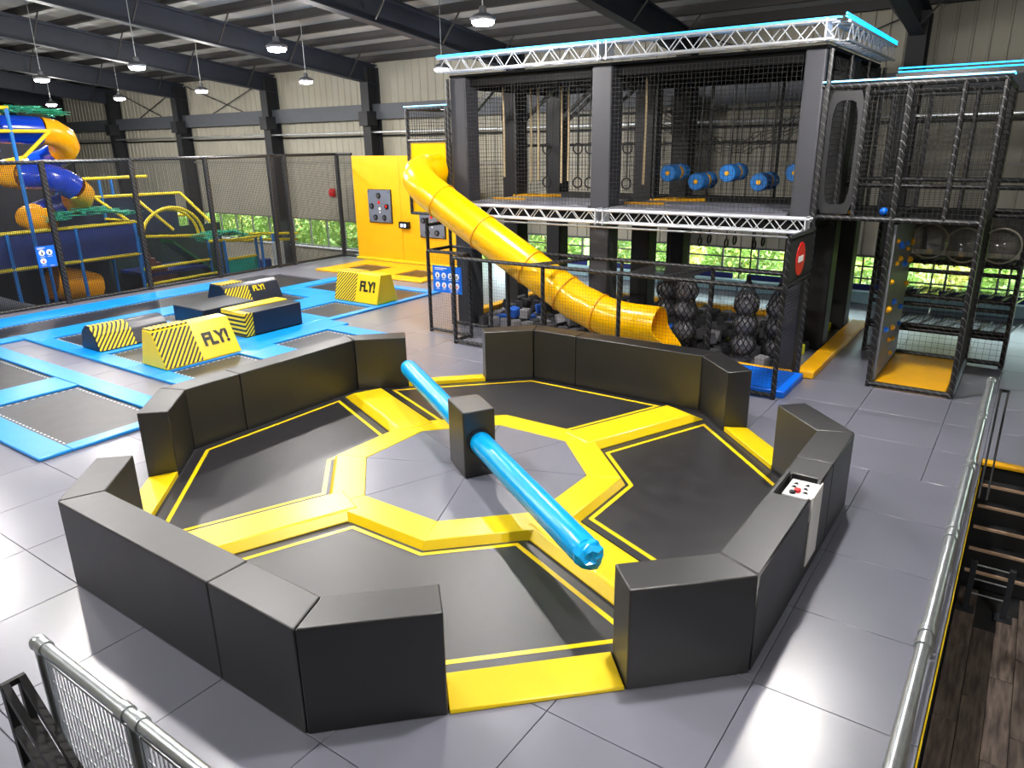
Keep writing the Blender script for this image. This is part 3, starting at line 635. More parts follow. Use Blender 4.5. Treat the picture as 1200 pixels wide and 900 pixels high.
for y in (7.4, 9.3):
    for xa in (-4.9, -3.9): MB().bar((xa, y+1.0, 4.4), (xa+.9, y+1.0, 5.1), .07).build('slanted_beam', PIPE, tw)

# things hanging in the tower
for x, y, zb in ((-4.63, 7.2, 3.2), (-4.45, 8.0, 3.05), (-4.25, 8.0, 3.1), (-3.64, 8.0, 3.05), (-3.46, 8.0, 3.1), (-1.68+.42, 7.2, 3.1)):
    tag(MB().tube([(x, y, zb), (x+.01, y, (zb+5.05)/2), (x, y, 5.05)], [.028, .024, .022], 8).build('climbing_rope', ROPE, None, smooth=True), 'pale climbing rope hanging from the tower ceiling behind the net', 'rope', 'climbing ropes in the tower')
def torus(mb, c, r, t, ax=0, n=14, m=6):
    c = Vector(c); u = Vector((1, 0, 0)) if ax == 1 else Vector((0, 1, 0))
    rings = []
    for k in range(n):
        a = 2*PI*k/n; d = u*math.cos(a)+Vector((0, 0, 1))*math.sin(a); nn = u.cross(Vector((0, 0, 1)))
        rings.append([c+d*(r+t*math.cos(2*PI*q/m))+nn*t*math.sin(2*PI*q/m) for q in range(m)])
    rings.append(rings[0]); return mb.loft(rings, cap=False)
def ring_strap(x, y, zt, zs, label, group, ax=1, r=.11):
    t = thing('hanging_rings', label, 'gym rings', (x, y, zs[-1]), group)
    MB().bar((x, y, zs[-1]+r), (x, y, zt), .025, .012).build('strap', PIPE, t)
    for z in zs: torus(MB(), (x, y, z), r, .018, ax).build('ring', PIPE, t, smooth=True)
for x in (-4.05, -3.25, -2.95, -2.68, -2.33, -2.05): ring_strap(x, 8.05+.0, 5.05, (3.78, 3.06), 'black strap with two black rings hanging behind the tower net', 'ring straps in the upper tower')
for x, z in ((-.13, 2.02), (.06, 2.08), (.40, 2.02), (.56, 2.09), (.94, 2.02), (1.10, 2.09)): ring_strap(x, 7.5, 2.415, (z,), 'single black ring on a strap under the tower deck', 'rings under the tower deck', ax=0, r=.085)
def roller(x, z):
    y0 = 8.05; t = thing('hanging_roller', 'blue roller with yellow band on two ropes, hung '+('higher' if z > 3.2 else 'lower')+' than its neighbours', 'roller', (x, y0, z), 'blue hanging rollers in the tower')
    for a, b, r, m in ((0, .34, .17, BPOST), (.345, .52, .15, YELOR), (.525, .80, .17, BPOST)):
        MB().tube([(x, y0+a, z), (x, y0+a+.02, z), (x, y0+b-.02, z), (x, y0+b, z)], [r*.9, r, r, r*.9], 16).build('roller_drum' if m is BPOST else 'drum_band', m, t, smooth=True)
    MB().tube([(x, y0-.02, z), (x, y0+.004, z)], .045, 10).build('hub', YELOR, t)
    for yy in (.15, .7): MB().tube([(x, y0+yy, z+.16), (x, y0+yy, 5.05)], .014, 6).build('rope', PIPE, t)
for x, z in ((-1.14+.02, 3.28), (-.51, 3.12), (.12, 3.29), (.75, 3.13), (1.4, 3.31)): roller(x, z)
# slack cargo net behind the rollers
cn = MB(); nx, nz = 22, 9
def cpt(i, j): a = i/nx; b = j/nz; return Vector((-2.6+4.5*a, 9.6+.1*math.sin(i*1.7), 3.6+.9*abs(2*a-1)**1.6+.55*b-.25*b*(1-abs(2*a-1))+.03*math.sin(i*2.3+j)))
for i in range(nx+1):
    for j in range(nz+1):
        if i < nx and (i+j) % 2 == 0: cn.bar(cpt(i, j), cpt(i+1, j), .014)
        if j < nz: cn.bar(cpt(i, j), cpt(i, j+1), .014)
tag(cn.build('cargo_net', NETM), 'slack black cargo net sagging between columns behind the blue rollers', 'net')

# ---------------------------------------------------------------- tube slide
SY = 5.42; SR = .36
sl = thing('tube_slide', 'bright yellow tube slide running from the upper bay down into the pit', 'slide', (-2.8, SY, .35))
P0 = [(-5.80, 6.34, 3.36), (-5.80, 6.1, 3.36), (-5.80, 5.88, 3.35), (-5.77, 5.70, 3.31), (-5.66, 5.54, 3.22), (-5.48, 5.45, 3.10), (-5.25, SY, 2.95), (-4.95, SY, 2.78)]
def lerp(a, b, n): return [tuple(Vector(a).lerp(Vector(b), k/n) for _ in (0,))[0] for k in range(n+1)]
def slz(x): return 1.35-.537*(x+2.31)
secs = [P0, [(-4.95, SY, 2.78), (-4.5, SY, slz(-4.5)), (-3.9, SY, slz(-3.9))], [(-3.9, SY, slz(-3.9)), (-2.75, SY, slz(-2.75))], [(-2.75, SY, slz(-2.75)), (-1.95, SY, slz(-1.95))],
        [(-1.95, SY, slz(-1.95)), (-1.7, SY, slz(-1.7)), (-1.45, SY, .94), (-1.2, SY, .85)], [(-1.2, SY, .85), (-.95, SY, .79), (-.7, SY, .76), (-.5, SY, .75)]]
for k, s in enumerate(secs):
    MB().tube(s, SR, 28, cap=False).build('slide_section', YELSL, sl, smooth=True)
    if k:
        a = Vector(s[0]); dd = (Vector(s[1])-a).normalized(); MB().tube([a-dd*.012, a+dd*.012], SR+.022, 28).build('flange', mat('amber_plastic', (235, 165, 0), .3), sl)
rings = []
for (x, r_, sh) in ((-.5, SR, 0), (-.2, SR, 0), (.0, SR*1.0, .42), (.0, SR*.93, .42), (-.2, SR*.95, 0), (-.5, SR*.95, 0)):
    ring = []
    for q in range(28):
        a = 2*PI*q/28; cz = math.cos(a); low_ = max(0, -cz)**1.5
        ring.append((x+sh*low_+(0.02 if sh else 0), SY+r_*math.sin(a), .75+r_*cz))
    rings.append(ring)
MB().loft(rings, cap=False).build('slide_mouth', YELSL, sl, smooth=True)
for x in (-3.3,): MB().tube([(x, SY, .002), (x, SY, slz(x)-.40)], .04, 8).build('slide_leg', PIPE, sl)

# ---------------------------------------------------------------- front cage of the pit
CY = 4.76; CT = 1.76
cg = thing('pit_cage', 'low black padded pipe cage with netting before the foam pit', 'cage', (-1.4, 5.3, 0))
for x in (-4.18, -3.25, -2.04, -.47, 1.16, 2.28): post(cg, x, CY, .002, CT, .04)
for x, y in ((-5.3, 5.28), (-4.18, 5.28), (-5.3, 6.05), (-2.84, 6.08), (-1.1, 6.08), (.7, 6.08), (2.3, 6.08)): post(cg, x, y, .002, CT, .038)
for p, q in (((-4.18, CY, CT), (2.28, CY, CT)), ((-5.3, 5.28, CT), (-4.18, 5.28, CT)), ((-4.18, 5.28, CT), (-4.18, CY, CT)), ((-5.3, 5.28, CT), (-5.3, 6.05, CT)), ((-5.3, 6.08, CT), (2.3, 6.08, CT)), ((2.28, CY, CT), (2.3, 6.08, CT)), ((-2.3, CY, CT), (-1.7, 6.08, CT)), ((.3, CY, CT), (.7, 6.08, CT)),
             ((-4.18, CY, .06), (2.28, CY, .06)), ((-5.3, 5.28, .06), (-4.18, 5.28, .06)), ((-5.3, 6.05, .06), (-4.3, 6.05, .06)), ((-4.18, 5.28, .06), (-4.18, CY, .06))): rail(cg, p, q, .036)
MB().net((-4.18, CY, .06), (1, 0, 0), (0, 0, 1), 6.46, CT-.06, .06, .0025).build('net', NETM, cg)
MB().net((-5.3, 5.28, .06), (1, 0, 0), (0, 0, 1), 1.12, CT-.06, .06, .0025).build('net', NETM, cg)
MB().net((-.4, CY, CT), (1, 0, 0), (0, 1, 0), 1.1, 1.32, .05, .006).build('net', NETM, cg)
post(cg, -5.3, 5.3, CT, 2.45, .038); post(cg, -5.3, 6.05, CT, 2.35, .038); rail(cg, (-5.3, 5.3, 2.3), (-5.3, 6.05, 2.3), .036)
sign('safety_sign', 'blue safety sign with eight white pictograms on the pit cage', (-5.12, 5.22, .92), (1, 0, 0), (0, 0, 1), .78, .56, [(.13+.175*i, .36, .062, 0) for i in range(4)]+[(.13+.175*i, .155, .062, 1) for i in range(4)], (0, -1, 0))
# no entry panel at the right end of the cage
np_ = thing('no_entry_panel', 'black padded panel with round red no entry sign above the blue mat', 'panel', (2.33, 5.4, 1.8))
MB().net((2.30, 4.84, .14), (0, 1, 0), (0, 0, 1), 1.16, CT-.2, .06, .003).build('side_net', NETM, cg)
MB().box(2.30, 2.35, 4.66, 5.98, 1.86, 2.50).build('upper_panel', BLACKPAD, np_, bevel=.01)
for p, q in (((2.33, 4.62, CT), (2.33, 4.62, 2.54)), ((2.33, 4.62, 2.54), (2.33, 6.0, 2.54)), ((2.33, 6.0, CT), (2.33, 6.0, 2.54)), ((2.33, 4.62, 1.82), (2.33, 6.0, 1.82))): rail(np_, p, q, .034)
def disc(r, x, cy=5.25, cz=2.16): return [(x, cy+r*math.cos(2*PI*q/28), cz+r*math.sin(2*PI*q/28)) for q in range(28)]
dsc = MB().loft([disc(.255, 2.35), disc(.255, 2.358)]).build('red_disc', REDM, np_)
MB().box(2.358, 2.364, 5.12, 5.38, 2.115, 2.205).build('white_bar', WHITE, dsc)
tag(MB().box(1.35, 2.42, 4.86, 6.02, .002, .12).build('landing_mat', BLUEMAT, None, bevel=.02), 'thick royal blue landing mat under the no entry panel', 'mat')
# pit kerbs
def kerb(x0, x1, y0, y1, label, z=.13): tag(MB().box(x0, x1, y0, y1, .002, z).build('pit_kerb', YELOR, None, bevel=.02), label, 'kerb pad', 'yellow kerb pads around the foam pit')
for k in range(3):
    y0 = 6.12+k*1.5; kerb(2.26, 2.56, y0+.005, y0+1.495, 'yellow kerb pad on the pit edge facing the climbing cage')
for k in range(4): kerb(-5.0+k*1.8+.005, -5.0+(k+1)*1.8-.005, 10.44, 10.74, 'yellow kerb pad on the pit edge before the back windows')
for k in range(4):
    if k != 0: kerb(-5.0+k*1.8+.005, min(2.2, -5.0+(k+1)*1.8-.005), 6.12, 6.2, 'narrow yellow kerb pad under the tower front', .10)
kerb(-5.6, -5.34, 7.0, 10.4, 'long yellow kerb pad on the pit side facing the target wall')
# foam cubes
fm = {}
for nm, m in (('a', FOAMG), ('b', FOAML), ('c', FOAMB), ('d', FOAMY)):
    o = MB().box(-.1, .1, -.1, .1, -.1, .1).build('foam_cube', m, None, bevel=.012, seg=1); me = o.data
    for v in me.vertices: v.co.z -= .1
    fm[nm] = me; bpy.data.objects.remove(o)
rnd = random.Random(3)
LBL = {'a': 'charcoal foam cube in the foam pit', 'b': 'light grey foam cube in the foam pit', 'c': 'blue foam cube in the foam pit', 'd': 'lime yellow foam cube in the foam pit'}
BALLS = ((.09, 6.42), (1.22, 6.46), (1.72, 6.75), (-.62, 7.2))
def free(x, y, d=.37): return not any(abs(x-cx) < d and abs(y-cy) < d for cx in TX for cy in TY) and not any((x-a)**2+(y-b)**2 < .13 for a, b in BALLS)
def cube(x, y, z, tilt):
    k = rnd.choice('aaaaaaaaaaaaabbbbbccd'); o = bpy.data.objects.new('foam_cube', fm[k]); COL.objects.link(o); o.location = (x, y, z)
    o.rotation_euler = (rnd.uniform(-tilt, tilt), rnd.uniform(-tilt, tilt), rnd.uniform(0, PI)); tag(o, LBL[k], 'foam cube', 'foam cubes in the pit')
G = .30; ncube = 0
for i in range(23):
    for j in range(13):
        x = -4.70+i*G; y = 6.40+j*G
        if free(x, y) and ncube < 230 and (j < 7 or rnd.random() < .6): cube(x, y, .105, 0); ncube += 1
for i in range(22):
    for j in range(6):
        x = -4.55+i*G; y = 6.55+j*G
        if free(x, y, .55) and ncube < 298 and rnd.random() < .55: cube(x, y, .345, .3); ncube += 1
# netted ball columns
BALL = mat('grey_ball', (112, 112, 118), .25, var=.1)
def ball_column(x, y, zb, nb, label):
    t = thing('netted_ball_column', label, 'punch bag', (x, y, zb)); r = .2
    z = zb+r
    for k in range(nb): MB().sphere((x, y, z), r, 16, 10).build('ball', BALL, t, smooth=True); z += .37
    m = MB(); top = z-.37
    def prof(zz):
        d = min(abs(zz-(zb+r+.37*k)) for k in range(nb))
        if zz > top: return max(.03, (r+.02)*max(0, 1-((zz-top)/(.5))**1.2)) if zz-top > .1 else r*math.cos((zz-top)*3)+.02
        return math.sqrt(max(.0, r*r-d*d))*.9+.045
    hs = [zb+.02+i*.085 for i in range(int((1.72-zb)/.085))]
    for i in range(len(hs)-1):
        for q in range(12):
            a0 = 2*PI*(q+.5*(i % 2))/12
            for da in (-.5, .5):
                a1 = a0+2*PI*da/12; r0, r1 = prof(hs[i]), prof(hs[i+1])
                m.bar((x+r0*math.cos(a0), y+r0*math.sin(a0), hs[i]), (x+r1*math.cos(a1), y+r1*math.sin(a1), hs[i+1]), .013)
    m.build('net_bag', NETM, t); MB().tube([(x, y, hs[-1]), (x, y, 2.42)], .014, 6).build('rope', PIPE, t)
ball_column(.09, 6.42, .30, 3, 'black netted column of grey balls right beside the slide mouth')
ball_column(1.22, 6.46, .16, 3, 'black netted column of grey balls in the middle of the pit front')
ball_column(1.72, 6.75, .1, 3, 'black netted column of grey balls next to the no entry panel')
ball_column(-.62, 7.2, .5, 2, 'black netted pair of grey balls hanging behind the slide mouth')
# ---------------------------------------------------------------- climbing cage on the right
cc = thing('climbing_cage', 'black netted climbing cage with yellow floor mat and wire shelves', 'climbing cage', (4.0, 7.6, 0))
YC0, YC1 = 6.27, 8.58
for x, y, z1 in ((3.39, YC0, 4.68), (4.58, YC0, 4.68), (2.9, YC1, 2.7), (3.39, YC1, 2.7), (4.58, YC1, 4.68), (5.14, YC1, 2.7), (2.9, 9.9, 2.7), (5.14, 9.9, 2.7)): post(cc, x, y, .002, z1, .042)
for p, q in (((3.39, YC0, .06), (4.58, YC0, .06)), ((4.58, YC0, .06), (4.58, YC1, .06)), ((3.39, YC0, .06), (3.39, YC1, .06)), ((2.9, YC1, .06), (5.14, YC1, .06)), ((2.16, YC0, 2.70), (4.58, YC0, 2.70)), ((4.58, YC0, 2.70), (4.58, YC1, 2.70)), ((2.9, YC1, 2.62), (5.14, YC1, 2.62)), ((5.14, YC1, 2.62), (5.14, 9.9, 2.62)),
             ((2.16, YC0, 4.66), (4.58, YC0, 4.66)), ((4.58, YC0, 4.66), (4.58, YC1, 4.66)), ((2.2, YC1, 4.66), (4.58, YC1, 4.66)), ((3.39, YC0, 2.70), (3.39, YC1, 2.70)), ((2.2, YC1, 3.2), (6.4, YC1, 3.2)), ((2.2, YC1, 3.08), (6.4, YC1, 3.08)), ((4.58, YC1, 2.7), (6.4, YC1, 2.7))): rail(cc, p, q, .04)
for x in (2.22, 2.82, 3.41, 4.09): post(cc, x, YC0, 2.7, 4.66, .038)
for x in (2.82, 3.41, 4.09): post(cc, x, YC1, 2.62, 4.66, .038)
MB().box(2.25, 4.55, 6.32, 8.55, 2.68, 2.73).build('upper_floor', mat('black_board', (14, 14, 16), .7), cc)
for x0, x1 in ((2.84, 3.39), (3.43, 4.07), (4.11, 4.56)):
    MB().net((x0, YC0, 2.74), (1, 0, 0), (0, 0, 1), x1-x0, 1.9, .07, .005).build('net', NETM, cc)
MB().net((4.58, YC0, 2.74), (0, 1, 0), (0, 0, 1), YC1-YC0, 1.9, .08, .005).build('net', NETM, cc)
MB().net((3.43, YC0, .1), (1, 0, 0), (0, 0, 1), .02, 2.5, .07, .005)
MB().net((4.58, YC0, .1), (0, 1, 0), (0, 0, 1), YC1-YC0, 2.55, .07, .005).build('net', NETM, cc)
MB().net((2.9, YC1+.02, .1), (1, 0, 0), (0, 0, 1), 2.24, 2.5, .1, .004).build('net', NETM, cc)
MB().net((2.25, YC1, 2.74), (1, 0, 0), (0, 0, 1), 2.3, 1.9, .08, .005).build('net', NETM, cc)
# solid entry panel with a rounded window
m = MB(); yp_ = YC0+.03; X0, X1, Z0, Z1 = 2.27, 2.79, 2.76, 4.6
n_ = 24; out = []; inn = []
for k in range(n_):
    a = 2*PI*(k+.5)/n_; ca, sa = math.cos(a), math.sin(a); s = 1/max(abs(ca), abs(sa)); sq = (abs(ca)**5+abs(sa)**5)**(-.2)
    out.append(((X0+X1)/2+ca*s*(X1-X0)/2, (Z0+Z1)/2+sa*s*(Z1-Z0)/2)); inn.append(((X0+X1)/2+ca*sq*.19, (Z0+Z1)/2+sa*sq*.78))
MB().loft([[(x, yp_, z) for x, z in out], [(x, yp_, z) for x, z in inn], [(x, yp_+.04, z) for x, z in inn], [(x, yp_+.04, z) for x, z in out], [(x, yp_, z) for x, z in out]], cap=False).build('entry_panel', BLACKPAD, cc)
MB().box((X0+X1)/2-.17, (X0+X1)/2+.2, 6.6, 7.0, 2.735, 2.76).build('yellow_mat', YELOR, cc)
# wire shelves
for z in (1.76, 1.60, 1.14, .98, .58, .5):
    rail(cc, (2.9, YC1+.06, z), (5.14, YC1+.06, z), .04)
for z in (1.72, 1.10, .56):
    for k in range(10): MB().bar((2.98+k*.235, YC1+.06, z), (3.2+k*.235, 9.85, z-.02), .035).build('shelf_slat', PIPE, cc)
    MB().net((2.92, YC1+.1, z), (1, 0, 0), (0, 1, 0), 2.2, 1.2, .06, .006).build('shelf_net', NETM, cc)
MB().box(2.92, 5.1, 9.87, 9.9, 1.82, 2.6).build('back_board', mat('grey_board', (96, 94, 92), .6), cc)
MB().box(3.46, 4.5, 6.36, 8.45, .004, .07).build('floor_mat', YELOR, cc, bevel=.015)
MB().box(3.43, 3.47, 6.36, 8.5, .1, 2.62).build('climbing_board', mat('grey_climbing_board', (104, 106, 112), .6), cc)
rn = random.Random(5)
for k in range(22):
    y = rn.uniform(6.5, 8.35); z = rn.uniform(.25, 2.4); r0 = rn.uniform(.045, .075)
    MB().sphere((3.475, y, z), r0, 8, 6, .8).build('climbing_hold', YELOR if k % 3 else BLUEMAT, cc, smooth=True)
DOME = glass('clear_dome', (226, 226, 220), .13, .08)
for x, z in ((3.72, 2.14), (4.26, 2.10), (4.80, 2.12)):
    rings = []
    for i in range(7):
        t = PI/2*i/6.3; rings.append([(x+.29*math.cos(t)*math.cos(2*PI*q/20), YC1-.02-.24*math.sin(t), z+.29*math.cos(t)*math.sin(2*PI*q/20)) for q in range(20)])
    d_ = MB().loft(rings, cap=False).build('clear_dome', DOME, cc, smooth=True)
    torus(MB(), (x, YC1-.02, z), .295, .016, 1, 24, 6).build('dome_rim', mat('pale_rim', (170, 165, 150), .4), d_, smooth=True)
MB().tube([(2.16, YC0-.03, 4.73), (4.64, YC0-.03, 4.73)], .013, 8).build('light_tube', LEDW, cc)
MB().tube([(4.64, YC0-.03, 4.73), (4.64, YC0+.35, 4.73)], .013, 8).build('light_tube', LEDW, cc)
MB().tube([(2.83, YC1, 4.98), (6.4, YC1, 4.98)], .012, 8).build('light_tube', LED, cc)
MB().tube([(2.83, YC1, 5.04), (6.4, YC1, 5.04)], .012, 8).build('light_tube', LED, cc)
MB().box(2.8, 6.4, YC1-.03, YC1+.03, 4.86, 4.96).build('top_beam', PIPE, cc)
for x in (2.85, 6.35): post(cc, x, YC1, 2.62 if x < 3 else .002, 4.9, .04)
bl = MB().sphere((3.22, 6.55, 2.80), .065, 14, 10).build('play_ball', BLUEMAT, None, smooth=True); tag(bl, 'small blue ball lying on the upper cage floor', 'ball')

# ---------------------------------------------------------------- railings
def railing(name, label, p, q, nseg, zt=1.1):
    p = Vector(p); q = Vector(q); d = (q-p).normalized(); L = (q-p).length
    t = thing(name, label, 'railing', tuple((p+q)/2))
    MB().tube([p+Vector((0, 0, zt)), q+Vector((0, 0, zt))], .038, 12).build('top_rail', STEEL, t, smooth=True)
    for e, s in ((p, -1), (q, 1)): MB().sphere((e.x, e.y, zt), .05, 12, 8).build('end_cap', STEEL, t, smooth=True)
    for k in range(nseg+1):
        a = p+d*L*k/nseg
        MB().tube([a+Vector((0, 0, .004)), a+Vector((0, 0, zt-.03))], .03, 10).build('post', STEEL, t, smooth=True)
        for sh in (-.07, .07):
            c = a+d*sh+Vector((0, 0, zt))
            if 0 < (c-p).dot(d) < L: MB().tube([c-d*.035, c+d*.035], .047, 12).build('clamp', STEEL, t, smooth=True)
        if k < nseg:
            b = p+d*L*(k+1)/nseg; a2 = a+d*.07; b2 = b-d*.07; l2 = (b2-a2).length
            f = MB()
            for z in (.10, zt-.09): f.bar(a2+Vector((0, 0, z)), b2+Vector((0, 0, z)), .022)
            f.bar(a2+Vector((0, 0, .1)), a2+Vector((0, 0, zt-.09)), .022); f.bar(b2+Vector((0, 0, .1)), b2+Vector((0, 0, zt-.09)), .022)
            fr = f.build('mesh_frame', STEEL, t)
            w = MB(); nw = int(l2/.045)
            for i in range(1, nw): c = a2+(b2-a2)*i/nw; w.bar(c+Vector((0, 0, .1)), c+Vector((0, 0, zt-.09)), .006)
            for i in range(1, 6): z = .1+(zt-.19)*i/6; w.bar(a2+Vector((0, 0, z)), b2+Vector((0, 0, z)), .007)
            w.build('wire_mesh', STEEL, fr)
    return t
railing('steel_railing', 'galvanised tube and mesh railing along the deck edge above the stairs', (5.10, -5.05, 0), (5.10, 3.68, 0), 6)
railing('steel_railing', 'galvanised tube and mesh railing beside the black stair handrail', (.74, -5.13, 0), (5.0, -5.13, 0), 4)
hb = mat('black_powder_coat', (7, 7, 9), .5)
hr = thing('stair_handrail', 'black flat bar stair handrail sloping down beside the mesh railing', 'handrail', (.7, -5.29, -.2))
for y in (-5.34, -5.25):
    MB().bar((.72, y, .004-.2), (.72, y, .92), .045, .045).build('post', hb, hr)
    for z0_ in (.92, .62, .34):
        MB().bar((.72, y, z0_), (2.1, y, z0_-1.02), .04, .05).build('sloping_bar', hb, hr)
    MB().bar((1.4, y, -.72), (1.4, y, .42), .035, .02).build('post', hb, hr)
MB().bar((.72, -5.36, .92), (.72, -5.23, .92), .03, .04).build('top_link', hb, hr)
hr2 = thing('stair_handrail', 'black flat bar handrail at the head of the stairs by the steel railing', 'handrail', (5.26, 3.7, .0))
for x in (5.215, 5.295):
    MB().bar((x, 3.92, .015), (x, 3.92, .93), .025, .03).build('post', hb, hr2)
    MB().bar((x, 3.92, .93), (x, 2.9, -.12), .02, .04).build('sloping_bar', hb, hr2)
MB().bar((5.20, 3.92, .93), (5.31, 3.92, .93), .03).build('top_link', hb, hr2)
gt = thing('barrier_stand', 'small black floor barrier with three wire bars at the stair foot', 'barrier', (5.45, 2.25, -1.2))
dgm = mat('dark_grey_powder_coat', (44, 48, 54), .5)
for x in (5.30, 5.66):
    MB().box(x-.03, x+.03, 2.22, 2.28, -1.185, -.58).build('post', dgm, gt, bevel=.006); MB().box(x-.085, x+.085, 2.17, 2.33, -1.198, -1.185).build('base_plate', dgm, gt, bevel=.003)
for z in (-.62, -.80, -.98): MB().tube([(5.33, 2.25, z), (5.63, 2.25, z)], .009, 8).build('wire_bar', STEEL, gt)

# ---------------------------------------------------------------- soft play area behind the fence
ZL = -1.2
sp = thing('soft_play_frame', 'blue posted soft play frame with navy panels and yellow padded rails', 'play frame', (-19, 4, ZL))
for x, y, z1 in ((-17.6, .9, 1.75), (-17.3, 2.55, 5.0), (-17.6, 2.0, 1.75), (-17.6, 5.55, 1.75), (-17.6, 3.8, 1.75), (-19.4, 1.9, 4.9), (-20.1, 4.6, 3.0), (-19.4, 5.6, 3.0), (-21.4, 3.2, 4.4), (-21.4, 7.0, 3.0), (-17.6, 2.9, 1.0), (-18.6, 6.2, 1.2), (-18.6, 8.6, 1.0), (-18.6, 9.0, 1.0)):
    post(sp, x, y, ZL+.002, z1, .05, BPOST)
for p, q in (((-17.6, .9, 1.78), (-17.6, 5.6, 1.78)), ((-17.6, .9, .80), (-17.6, 5.6, .80)), ((-17.6, 5.6, 1.78), (-19.4, 5.6, 1.78)), ((-17.3, 1.6, 4.42), (-17.3, 3.5, 4.42)), ((-17.3, 3.5, 4.42), (-17.35, 2.75, 3.75)), ((-17.3, 1.6, 5.0), (-17.3, 2.6, 5.0)), ((-17.3, 1.6, 4.85), (-17.9, 2.6, 4.85)),
             ((-19.4, 4.0, 3.05), (-19.4, 7.2, 3.05)), ((-19.4, 4.0, 2.5), (-19.4, 8.3, 2.45)), ((-19.4, 8.3, 2.45), (-18.6, 8.9, 1.35)), ((-19.4, 6.6, 2.45), (-18.6, 7.4, 1.3)), ((-19.4, 5.4, 2.45), (-18.6, 5.9, 1.75)), ((-18.6, 6.2, 1.2), (-18.6, 8.6, 1.0)), ((-17.6, 5.6, .30), (-18.6, 8.6, .15)), ((-17.6, 5.6, -.2), (-18.6, 8.9, -.35)),
             ((-18.6, 9.0, 1.0), (-18.2, 12.2, .72)), ((-18.6, 9.0, .75), (-18.2, 12.2, .5)), ((-20.4, 6.0, 1.6), (-20.4, 9.0, 1.6))):
    rail(sp, p, q, .05, YRAIL, 'padded_rail')
for r_, x in ((1.0, -18.55), (.93, -18.75)):
    MB().tube([(x, 7.35-r_*1.1*math.cos(PI*k/16), 1.05+r_*math.sin(PI*k/16)) for k in range(17)], .05, 8).build('arch', YRAIL, sp, smooth=True)
MB().box(-17.66, -17.62, .95, 5.55, .85, 1.73).build('navy_panel', NAVY, sp)
MB().box(-19.4, -17.7, 5.62, 5.66, .85, 1.73).build('navy_panel', NAVY, sp)
MB().box(-17.68, -17.64, 3.3, 3.62, 1.18, 1.45).build('yellow_plate', YRAIL, sp)
MB().box(-19.46, -19.42, 4.0, 8.1, 1.2, 2.42).build('net_panel', mat('blue_net', (16, 40, 70), .7), sp)
MB().box(-19.4, -17.65, .95, 5.55, .72, .78).build('platform', NAVY, sp)  # deck put in to shade the low slide section beneath
MB().box(-20.5, -18.7, 6.3, 8.5, -.15, -.05).build('platform', NAVY, sp)
MB().box(-17.9, -17.7, 5.75, 8.5, ZL+.004, -.4).build('low_panel', mat('teal_blue_vinyl', (10, 80, 130), .5), sp)
MB().box(-20.6, -20.5, 5.8, 10.4, ZL, 1.2).build('dark_panel', mat('dark_green_panel', (12, 40, 36), .6), sp)
MB().box(-19.6, -19.5, .6, 5.5, ZL+.004, .75).build('dark_panel', mat('dark_panel', (14, 16, 26), .7), sp)
MB().box(-22.5, -22.4, -2, 6, ZL+.004, 4.2).build('dark_panel', mat('dark_panel', (14, 16, 26), .7), sp)
for k in range(7): MB().box(-19.2, -18.75, 6.35+k*.17, 6.35+(k+1)*.17, ZL+.004, .6-k*.16).build('padded_step', MAROON, sp, bevel=.01)
MB().loft([[(-19.9, 7.6, .9), (-19.1, 7.6, .9), (-19.1, 7.6, .8), (-19.9, 7.6, .8)], [(-19.9, 9.4, -.6), (-19.1, 9.4, -.6), (-19.1, 9.4, -.7), (-19.9, 9.4, -.7)]]).build('green_slide', GREENP, sp)
MB().box(-17.0, -16.94, 8.2, 9.35, ZL+.5, .28).build('teal_panel', TEAL, sp); MB().box(-17.02, -16.92, 8.2, 9.35, .28, .36).build('padded_rail', YRAIL, sp, bevel=.02)
for y in (8.15, 9.4, 9.62): post(sp, -16.97, y, ZL+.002, .95, .05, BPOST)
post(sp, -17.6, 10.6, ZL+.002, .9, .05, BPOST)
for p, q in (((-16.97, 8.15, .95), (-16.97, 9.6, .95)), ((-16.97, 7.6, 1.0), (-17.2, 9.0, .9))): rail(sp, p, q, .045, YRAIL, 'padded_rail')
# clear curved chute at the lower left
ch = MB(); rings = []
for k in range(10):
    t = k/9; rings.append([(-17.0-.55*math.cos(PI*q/8)-.2, .4+2.6*t, .75-1.6*t+.35*t*t-.5*math.sin(PI*q/8)) for q in range(9)])
tag(ch.loft(rings, closed=False).build('wave_chute', mat('pale_grey_plastic', (150, 156, 168), .3), None, smooth=True), 'pale grey plastic chute curving down behind the net fence', 'slide')
# green leaf canopies
def canopy(c, L, Wd, label):
    rr = random.Random(int(c[1]*10)); m = MB()
    for k in range(150):
        a = rr.uniform(0, 2*PI); x = c[0]+rr.uniform(-.5, .5)*Wd; y = c[1]+rr.uniform(-.5, .5)*L; z = c[2]+rr.uniform(-.08, .08)-.12*((y-c[1])/(L/2))**2
        d = Vector((math.cos(a)*.14, math.sin(a)*.28, rr.uniform(-.05, .02))); n_ = Vector((-d.y, d.x, 0)).normalized()*.075
        p = Vector((x, y, z)); m.loft([[p-d, p-d*.2+n_, p-d*.2+n_+Vector((0, 0, .008)), p-d+Vector((0, 0, .008))], [p-d*.2-n_, p+d, p+d+Vector((0, 0, .008)), p-d*.2-n_+Vector((0, 0, .008))]])
    tag(m.build('leaf_canopy', LEAFC), label, 'canopy')
canopy((-17.9, 4.4, 2.2), 2.3, 1.1, 'green leaf canopy above the navy panels of the soft play')
canopy((-18.2, 1.2, 2.35), 1.2, .8, 'small green leaf canopy beside the tall blue post')
canopy((-18.4, 3.3, 5.02), 2.0, 1.0, 'dark green leaf canopy on top of the spiral slide')
canopy((-17.5, 8.4, 1.15), 1.6, .9, 'green leaf canopy beside the yellow arch')
